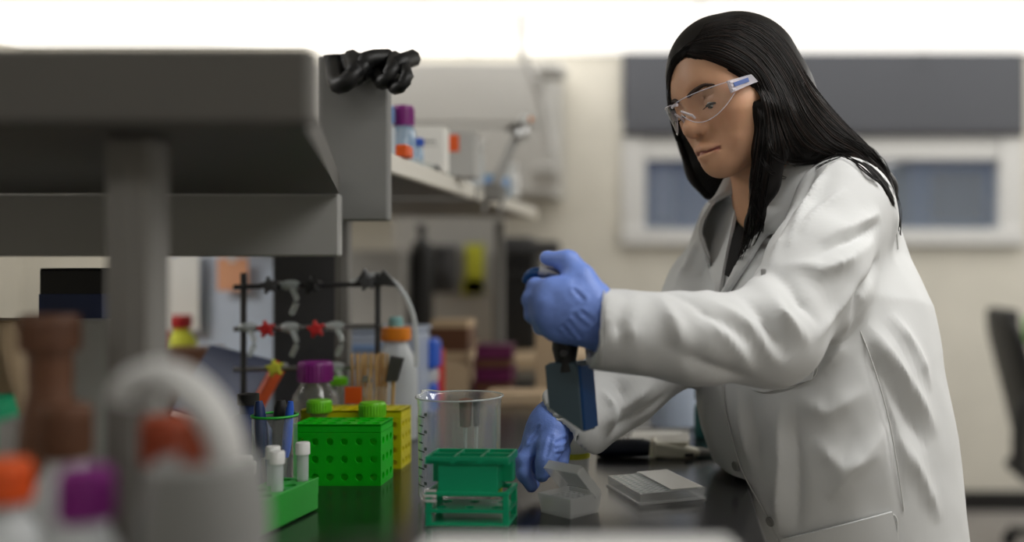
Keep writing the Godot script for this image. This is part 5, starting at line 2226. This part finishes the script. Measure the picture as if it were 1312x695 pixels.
func glasses(who: Node3D, hb: Blob, holder: Callable) -> void:
	var g := Node3D.new()
	g.name = "safety_glasses"
	g.position = -who.position
	who.add_child(g)
	g.set_meta("label", "clear wraparound safety glasses with a blue mark on the temple")
	var at_x := func(x: float, y: float) -> Vector3: return Vector3(x, y, 0.1125 - 9.5 * x * x + 0.10 * y)
	for s in [-1.0, 1.0]:
		var nx := 20
		var ny := 8
		var top := []
		var low := []
		var st := mb()
		st.set_smooth_group(1)
		var rows := []
		for i in nx + 1:
			var u := float(i) / nx
			var x := lerpf(0.005, 0.0705, u)
			var yt := 0.0185 - 0.0035 * (1 - u) * (1 - u) - 0.004 * u * u
			var yb := -0.028 + 0.026 * pow(1 - u, 4.0) + 0.026 * pow(u, 3.2)
			var r := []
			for j in ny + 1:
				r.append(head_t * (at_x.call(s * x, lerpf(yb, yt, float(j) / ny)) as Vector3))
			rows.append(r)
			low.append(r[0])
			top.append(r[ny])
		for i in nx:
			for j in ny:
				if s > 0:
					quad(st, rows[i][j], rows[i + 1][j], rows[i + 1][j + 1], rows[i][j + 1])
				else:
					quad(st, rows[i][j + 1], rows[i + 1][j + 1], rows[i + 1][j], rows[i][j])
		part("lens", st, "lens", g)
		st = mb()
		tube(st, top, 0.0007, 6)
		tube(st, low, 0.0007, 6)
		part("lens_edge", st, "frame_clear", g)
		# temple
		var h0: Vector3 = at_x.call(s * 0.0705, 0.0075)
		var path := [h0 + Vector3(s * -0.001, 0, 0.004), h0 + Vector3(s * 0.0035, 0, -0.008), h0 + Vector3(s * 0.0075, 0.0005, -0.032), h0 + Vector3(s * 0.0085, -0.001, -0.06), h0 + Vector3(s * 0.007, -0.008, -0.082)]
		st = mb()
		var c := curve(path, 14)
		var hh := [0.0085, 0.0085, 0.0082, 0.0078, 0.0074, 0.007, 0.0066, 0.0062, 0.0058, 0.0054, 0.005, 0.0047, 0.0044, 0.004, 0.003]
		var ring := []
		for i in c.size():
			var out := Vector3(s * 0.0016, 0, 0)
			var up := Vector3(0, hh[i], 0)
			ring.append([head_t * (c[i] + out - up), head_t * (c[i] + out + up), head_t * (c[i] - out + up), head_t * (c[i] - out - up)])
		for i in c.size() - 1:
			for k in 4:
				var m := (k + 1) % 4
				edge_quad(st, ring[i][k], ring[i][m], ring[i + 1][m], ring[i + 1][k], (ring[i][0] + ring[i][2] + ring[i + 1][0] + ring[i + 1][2]) / 4.0)
		edge_quad(st, ring[0][0], ring[0][1], ring[0][2], ring[0][3], ring[1][0])
		var tp := part("temple", st, "frame_clear", g)
		st = mb()
		var q := [c[2] + Vector3(s * 0.0030, -0.0024, 0), c[2] + Vector3(s * 0.0030, 0.0034, 0), c[6] + Vector3(s * 0.0030, 0.0034, 0), c[6] + Vector3(s * 0.0030, -0.0024, 0)].map(func(p): return head_t * p)
		var inw: Vector3 = head_t.basis * Vector3(s * -0.0012, 0, 0)
		edge_quad(st, q[0], q[1], q[2], q[3], q[0] + inw * 9)
		for k in 4:
			edge_quad(st, q[k], q[(k + 1) % 4], q[(k + 1) % 4] + inw, q[k] + inw, (q[0] + q[2]) / 2.0 + inw)
		part("blue_mark", st, "frame_blue", tp, "blue printed mark")
		st = mb()
		for k in 3:
			box(st, h0 + Vector3(s * 0.0016, -0.005 + 0.005 * k, 0.0), Vector3(0.0035, 0.0036, 0.007), 0.0008, head_t)
		part("hinge", st, "frame_clear", tp)
	var st2 := mb()
	tube(st2, [head_t * (at_x.call(-0.006, 0.012) as Vector3), head_t * (at_x.call(0.0, 0.013) as Vector3), head_t * (at_x.call(0.006, 0.012) as Vector3)], 0.0022, 8)
	part("bridge", st2, "frame_clear", g)
	st2 = mb()
	for s in [-1.0, 1.0]:
		tube(st2, [head_t * (at_x.call(s * 0.007, 0.002) as Vector3), head_t * Vector3(s * 0.0105, -0.008, 0.099), head_t * Vector3(s * 0.0125, -0.014, 0.0965)], [0.0014, 0.0022, 0.0016], 6)
	part("nose_pad", st2, "frame_clear", g)


func clothes(who: Node3D, holder: Callable) -> void:
	var cn := net(coat, Vector3(-0.20, 0.60, -1.90), Vector3(0.50, 1.39, -1.11), 0.0045)
	var pts: PackedVector3Array = cn[0]
	pts = crease(pts, normals_of(pts, cn[1]))
	var ct: MeshInstance3D = holder.call(part("lab_coat", array_mesh(pts, cn[1]), "coat", who, "white lab coat with creased sleeves"))
	# sub-parts lie on the coat, in its own axes
	part("lapel", sheet(torso, vv([[925, 250], [907, 277], [901, 300], [910, 335], [924, 378]]), vv([[957, 232], [948, 268], [939, 310], [931, 350], [926, 380]]), 18, 8, 0.005, 0.0022, 1.2, 0.005), "coat", ct)
	part("lapel", sheet(torso, vv([[992, 240], [975, 277], [958, 318], [943, 350], [929, 382]]), vv([[1024, 262], [1006, 296], [984, 304], [962, 338], [931, 384]]), 18, 8, 0.005, 0.0022, 1.2, 0.005), "coat", ct)
	part("collar", sheet(torso, vv([[1003, 190], [997, 218], [986, 248]]), vv([[1048, 208], [1042, 236], [1024, 264]]), 12, 8, 0.006, 0.0022, 1.2, 0.002), "coat", ct)
	part("collar", sheet(torso, vv([[936, 232], [925, 252], [915, 262]]), vv([[962, 222], [957, 235], [950, 262]]), 10, 6, 0.009, 0.0022, 1.2, 0.003), "coat", ct)
	holder.call(part("shirt", sheet(coat, vv([[948, 240], [943, 270], [936, 310], [928, 352]]), vv([[998, 240], [980, 275], [962, 315], [935, 356]]), 20, 8, 0.0015, 0.0015, 1.2), "shirt", who, "black shirt in the neck opening"))
	part("chest_pocket", sheet(torso, vv([[962, 440], [958, 492], [982, 503]]), vv([[1046, 430], [1046, 455], [1041, 487]]), 10, 10, 0.002, 0.0012, 1.2), "coat", ct)
	part("hip_pocket", sheet(coat, vv([[1004, 690], [1010, 740], [1020, 800]]), vv([[1142, 655], [1156, 720], [1166, 790]]), 14, 14, 0.004, 0.0016, 1.2, 0.003), "coat", ct)
	for q in [[[1004, 693], [1075, 680], [1142, 659], [1150, 690], [1156, 720]], [[960, 493], [982, 503], [1041, 486], [1046, 452]], [[926, 492], [930, 525], [938, 560], [952, 605], [982, 660], [1000, 700]],
		[[1092, 402], [1116, 461], [1140, 545], [1158, 655]], [[1062, 212], [1040, 245], [1012, 312]], [[774, 374], [771, 425], [770, 469]], [[1120, 210], [1142, 262], [1150, 320]]]:
		part("seam", stitch(torso if q[0][1] > 300 and q[0][0] > 800 else coat, q, 24, 0.0009, 0.001), "coat_thread", ct)
	for q in [[944, 597], [988, 668]]:
		var p := hit(coat, q[0], q[1])
		var n := grad(coat, p)
		var st := mb()
		var bs := Basis(n.cross(Vector3.UP).normalized(), n, n.cross(n.cross(Vector3.UP)).normalized() * -1.0)
		lathe(st, [Vector2(0, 0), Vector2(0.0062, 0), Vector2(0.0072, 0.0015), Vector2(0.0066, 0.003), Vector2(0.004, 0.0022), Vector2(0, 0.002)], 18, Transform3D(bs.orthonormalized(), p + n * 0.001))
		part("button", st, "grey", ct)
	var pc := hit(coat, 978, 351)
	var s2 := mb()
	box(s2, pc + Vector3(0, 0, 0.002), Vector3(0.006, 0.012, 0.005), 0.001)
	part("pen_clip", s2, "grey", ct, "grey pen clip at the chest")
	# trousers and shoes, below the frame
	var feet := who.position
	var l := left_dir
	var f := face_dir
	var hip := px(1110, 715, 1.51)
	var tb := Blob.new()
	tb.add(hip + l * 0.05 + Vector3(0, 0.03, 0), hip - l * 0.05 + Vector3(0, 0.03, 0), 0.088, 0.088, 0.05)
	for s in [-1.0, 1.0]:
		tb.chain([hip + l * s * 0.085, Vector3(feet.x, 0.47, feet.z) + l * s * 0.10 + f * 0.03, Vector3(feet.x, 0.09, feet.z) + l * s * 0.11], [0.080, 0.068, 0.056], 0.03)
	var tn := net(tb, Vector3(0.05, 0.01, -1.80), Vector3(0.60, 0.98, -1.20), 0.014)
	holder.call(part("trousers", array_mesh(tn[0], tn[1]), "trousers", who))
	for s in [-1.0, 1.0]:
		var sb := Blob.new()
		var a: Vector3 = Vector3(feet.x, 0.045, feet.z) + l * s * 0.11
		sb.chain([a - f * 0.05, a + f * 0.02, a + f * 0.13 - Vector3(0, 0.012, 0)], [0.040, 0.044, 0.032], 0.03)
		sb.add(a + Vector3(0, 0.04, 0), a + Vector3(0, 0.05, 0), 0.04, 0.042, 0.03)
		sb.post = func(p: Vector3, x: float) -> float: return maxf(x, 0.002 - p.y)
		var sn := net(sb, a - Vector3(0.2, 0.06, 0.2), a + Vector3(0.2, 0.12, 0.2), 0.008)
		holder.call(part("shoe", array_mesh(sn[0], sn[1]), "black", who))


func gloves(who: Node3D, holder: Callable) -> void:
	# her left hand: a fist round the pipette, thumb on the plunger
	var b := Blob.new()
	var w := px(772, 420, 1.203)
	b.add(px(815, 424, 1.212), w, 0.026, 0.024, 0.02)
	b.add(w, px(748, 404, 1.196), 0.024, 0.024, 0.02)
	for m in [[706, 372, 1.184, 0.0115], [699, 388, 1.178, 0.0125], [701, 405, 1.18, 0.0122], [709, 420, 1.188, 0.0112]]:
		b.add(px(752, 404, 1.196), px(m[0], m[1], m[2]), 0.020, m[3], 0.022)
	b.add(px(752, 412, 1.198), px(724, 422, 1.196), 0.016, 0.011, 0.02)
	b.add(px(758, 385, 1.192), px(728, 372, 1.186), 0.020, 0.016, 0.02)
	var fingers := [
		[[706, 372, 1.184], [686, 367, 1.198], [688, 367, 1.232], [708, 369, 1.246]],
		[[699, 388, 1.178], [680, 384, 1.193], [682, 386, 1.232], [708, 387, 1.248]],
		[[701, 405, 1.180], [683, 403, 1.196], [686, 404, 1.232], [710, 405, 1.247]],
		[[709, 420, 1.188], [693, 419, 1.203], [697, 419, 1.232], [714, 420, 1.244]]]
	for k in 4:
		var r: float = [0.0098, 0.0102, 0.0099, 0.0090][k]
		var j: Array = fingers[k].map(func(q): return px(q[0], q[1], q[2]))
		b.add(j[0], j[1], r * 1.12, r, 0.008)
		b.add(j[1], j[2], r, r * 0.92, 0.004)
		b.add(j[2], j[3], r * 0.92, r * 0.8, 0.004)
	var th := [px(757, 388, 1.192), px(745, 356, 1.195), px(728, 335, 1.203), px(701, 331, 1.209)]
	b.chain(th, [0.019, 0.0135, 0.0108, 0.0088], 0.012)
	glove(who, holder, b, px(735, 385, 1.21), [[[735, 404], [752, 420]], [[728, 412], [744, 432]], [[745, 400], [760, 412]], [[722, 418], [735, 434]], [[736, 372], [748, 384]]], "blue gloved left hand closed round the pipette")
	# her right hand: fingers reaching down to the small box
	b = Blob.new()
	b.add(px(745, 520, 1.42), px(716, 534, 1.385), 0.026, 0.0235, 0.02)
	b.add(px(716, 534, 1.385), px(702, 552, 1.375), 0.0235, 0.024, 0.02)
	for m in [[686, 569, 1.352, 0.0115], [684, 566, 1.372, 0.0115], [690, 564, 1.392, 0.011], [700, 566, 1.405, 0.010]]:
		b.add(px(706, 548, 1.378), px(m[0], m[1], m[2]), 0.020, m[3], 0.02)
	b.add(px(712, 546, 1.366), px(712, 566, 1.362), 0.018, 0.013, 0.016)
	fingers = [
		[[686, 569, 1.352], [671, 590, 1.342], [672, 609, 1.336], [681, 624, 1.332]],
		[[684, 566, 1.372], [668, 588, 1.366], [671, 607, 1.360], [684, 620, 1.352]],
		[[690, 564, 1.392], [682, 588, 1.392], [688, 604, 1.384], [700, 606, 1.372]],
		[[712, 562, 1.375], [722, 578, 1.362], [721, 590, 1.356], [713, 595, 1.352]]]
	for k in 4:
		var r: float = [0.0100, 0.0104, 0.0100, 0.0088][k]
		var j: Array = fingers[k].map(func(q): return px(q[0], q[1], q[2]))
		b.add(j[0], j[1], r * 1.1, r, 0.007)
		b.add(j[1], j[2], r, r * 0.92, 0.004)
		b.add(j[2], j[3], r * 0.92, r * 0.78, 0.004)
	b.chain([px(711, 553, 1.352), px(705, 574, 1.336), px(699, 592, 1.325), px(695, 610, 1.320)], [0.0165, 0.0128, 0.0104, 0.0085], 0.012)
	glove(who, holder, b, px(698, 572, 1.362), [[[712, 568], [726, 562]], [[712, 575], [727, 570]], [[713, 582], [726, 578]], [[690, 548], [678, 566]], [[706, 560], [700, 585]]], "blue gloved right hand reaching down to the milky box")


func glove(who: Node3D, holder: Callable, b: Blob, c: Vector3, wrinkles: Array, label: String) -> void:
	var n := net(b, c - Vector3(0.11, 0.09, 0.085), c + Vector3(0.11, 0.09, 0.085), 0.0027)
	var pts: PackedVector3Array = n[0]
	var nor := normals_of(pts, n[1])
	var lines := []
	for q in wrinkles:
		lines.append([hit(b, q[0][0], q[0][1]), hit(b, q[1][0], q[1][1])])
	var noise := FastNoiseLite.new()
	noise.seed = 5
	noise.frequency = 55.0
	for i in pts.size():
		var p := pts[i]
		var lift := 0.0007 * noise.get_noise_3dv(p)
		for q in lines:
			var x := capsule(p, q[0], q[1], 0.0)
			if x < 0.008:
				lift += -0.0017 * exp(-x * x / 0.0000045) + 0.0012 * exp(-(x - 0.0038) * (x - 0.0038) / 0.000005)
		pts[i] = p + nor[i] * lift
	holder.call(part("glove", array_mesh(pts, n[1]), "glove", who, label))


func hit2(u: float, v: float) -> Vector3:
	var a := hit(hair_base, u, v, 1.2, 9.0)
	var b := hit(coat, u, v, 1.2, 9.0)
	var p := a if a.z > b.z else b
	return p if p.z > -5.0 else px(u, v, 1.46)


func hair_post(p: Vector3, x: float) -> float:
	var q := head_t.affine_inverse() * p
	# the hairline: keep the cap behind it
	if q.z > 0.0:
		var edge := 0.80 * q.z - 0.60 * q.y - 0.021 - 0.02 * absf(q.x) - 0.5 * maxf(0.0, 0.004 - q.x)
		if q.y > -0.02:
			x = smax(x, edge * HEAD_SCALE, 0.006)
	return x


func lerp_radii(r: Array, n: int) -> Array:
	var out := []
	for i in n:
		var x := float(i) / (n - 1) * (r.size() - 1)
		var k := mini(int(x), r.size() - 2)
		out.append(lerpf(r[k], r[k + 1], x - k))
	return out


func hair(who: Node3D, holder: Callable) -> void:
	hair_base = Blob.new()
	var b := hair_base
	var k := HEAD_SCALE
	b.add(head_t * Vector3(0, 0.030, -0.020), head_t * Vector3(0, 0.030, 0.006), 0.0900 * k, 0.0905 * k, 0.02, head_t.basis.x.normalized(), 1.13)
	# near side, falling before the shoulder
	b.chain([px(972, 100, 1.405), px(984, 140, 1.394), px(987, 190, 1.392), px(980, 235, 1.400), px(966, 285, 1.415), px(950, 325, 1.425)], [0.010, 0.019, 0.019, 0.014, 0.006, 0.002], 0.03)
	# the mass swept over the near shoulder and the back
	b.chain([px(970, 80, 1.46), px(998, 122, 1.46), px(1030, 165, 1.46), px(1072, 192, 1.45), px(1108, 212, 1.455), px(1133, 240, 1.465), px(1148, 285, 1.475)], [0.046, 0.044, 0.033, 0.024, 0.018, 0.012, 0.004], 0.03)
	b.chain([px(985, 120, 1.43), px(1000, 165, 1.43), px(1030, 190, 1.435)], [0.034, 0.030, 0.020], 0.03)
	# far side
	b.chain([px(872, 72, 1.475), px(868, 100, 1.50), px(872, 140, 1.53), px(886, 185, 1.545), px(900, 222, 1.55), px(908, 248, 1.55)], [0.008, 0.009, 0.010, 0.014, 0.014, 0.004], 0.02)
	b.chain([px(930, 110, 1.54), px(915, 165, 1.555), px(910, 215, 1.555), px(912, 246, 1.555)], [0.05, 0.04, 0.025, 0.004], 0.03)
	b.post = hair_post
	var n := net(b, Vector3(-0.06, 1.16, -1.66), Vector3(0.36, 1.60, -1.30), 0.0048)
	var mass: MeshInstance3D = holder.call(part("hair", array_mesh(n[0], n[1]), "hair", who, "long straight black hair"))
	# locks: guides in the photograph's picture, laid on the hair and the coat
	var g := [
		[[879, 73], [906, 84], [938, 95], [962, 110], [972, 140], [971, 178], [966, 216], [960, 262], [952, 310], [942, 340]],
		[[882, 66], [916, 70], [951, 86], [976, 113], [986, 150], [990, 190], [984, 230], [976, 270], [966, 305], [955, 335]],
		[[887, 57], [926, 53], [968, 78], [995, 118], [1009, 158], [1030, 186], [1065, 200], [1100, 208], [1130, 238], [1148, 282]],
		[[893, 47], [940, 37], [985, 63], [1015, 108], [1036, 148], [1066, 180], [1100, 198], [1128, 224], [1145, 258], [1151, 288]],
		[[903, 32], [945, 20], [986, 34], [1010, 60], [1032, 97], [1057, 132], [1087, 166], [1116, 194], [1140, 230], [1152, 292]],
		[[878, 72], [867, 86], [861, 105], [861, 135], [867, 165], [878, 195], [888, 222], [899, 240], [908, 250]],
		[[890, 50], [870, 66], [858, 92], [858, 130], [864, 165], [874, 195], [885, 222], [897, 240], [909, 251]]]
	# between two neighbouring guides: a fan of finer ones, each laid on the surface
	var st := mb()
	var st2 := mb()
	var fans := [[0, 1, 190, 1.0], [1, 2, 260, 0.62], [2, 3, 330, 1.0], [3, 4, 330, 1.0], [5, 6, 110, 1.0]]
	for fan in fans:
		var a := curve(vv(g[fan[0]]), 18)
		var c := curve(vv(g[fan[1]]), 18)
		var fine := []
		for k2 in 7:
			var row := []
			for i in 19:
				var q: Vector2 = a[i].lerp(c[i], k2 / 6.0)
				var p := hit2(q.x, q.y)
				row.append([p, grad(hair_base, p)])
			fine.append(row)
		for i in fan[2]:
			var u := rng.randf() * 5.999
			var k0 := int(u)
			var from := rng.randi_range(0, 4) if fan[3] == 1.0 else 0
			var upto := int((18 - rng.randi_range(0, 8 if fan[0] == 0 else 3)) * fan[3])
			var lift := rng.randf_range(0.0002, 0.0032)
			var sway := rng.randf_range(-0.003, 0.003)
			var phase := rng.randf() * TAU
			var pts := []
			var rr := []
			var m := upto - from
			for w in range(from, upto + 1):
				var e0: Array = fine[k0][w]
				var e1: Array = fine[k0 + 1][w]
				var p: Vector3 = e0[0].lerp(e1[0], u - k0)
				var nr: Vector3 = e0[1].lerp(e1[1], u - k0)
				var t := float(w - from) / m
				p += nr * (lift + 0.0006 * sin(t * 7.0 + phase)) * (0.3 + 0.7 * sin(t * PI))
				p += Vector3(sway, 0, 0) * t * t
				pts.append(p)
				rr.append(lerpf(0.00085, 0.0003, t * t) * (0.5 if w == from else 1.0))
			tube(st2 if rng.randf() < 0.2 else st, curve(pts, 22), lerp_radii(rr, 23), 4)
	# loose strands over collar, shoulder and chest
	var loose := [
		[[982, 165], [985, 195], [1003, 210], [1030, 213], [1062, 203]], [[975, 205], [990, 225], [1018, 228], [1050, 212], [1075, 200]], [[985, 180], [992, 200], [1020, 205], [1050, 200]],
		[[1060, 198], [1085, 203], [1108, 222], [1128, 236]], [[1075, 200], [1105, 214], [1125, 235]], [[972, 235], [980, 262], [975, 295], [958, 322], [940, 335]], [[968, 240], [974, 275], [966, 310], [946, 330]],
		[[965, 260], [978, 285], [970, 310], [950, 328], [938, 345]], [[960, 255], [962, 290], [955, 318], [940, 340]], [[1085, 178], [1110, 192], [1128, 206], [1140, 225]], [[880, 60], [862, 80], [857, 110], [860, 150]], [[1110, 195], [1135, 222], [1150, 262], [1153, 300]]]
	for line in loose:
		for v in 4:
			var pts := []
			for q in line:
				var p := hit2(q[0] + rng.randf_range(-3, 3), q[1] + rng.randf_range(-3, 3))
				pts.append(p + Vector3(0, 0.001, 0.0035 + 0.001 * v))
			tube(st, curve(pts, 14), 0.00055, 4)
	tag(part("lock", st, "hair", mass), "", "", "", "stuff")
	tag(part("lock", st2, "hair_brown", mass), "browner strands", "", "", "stuff")
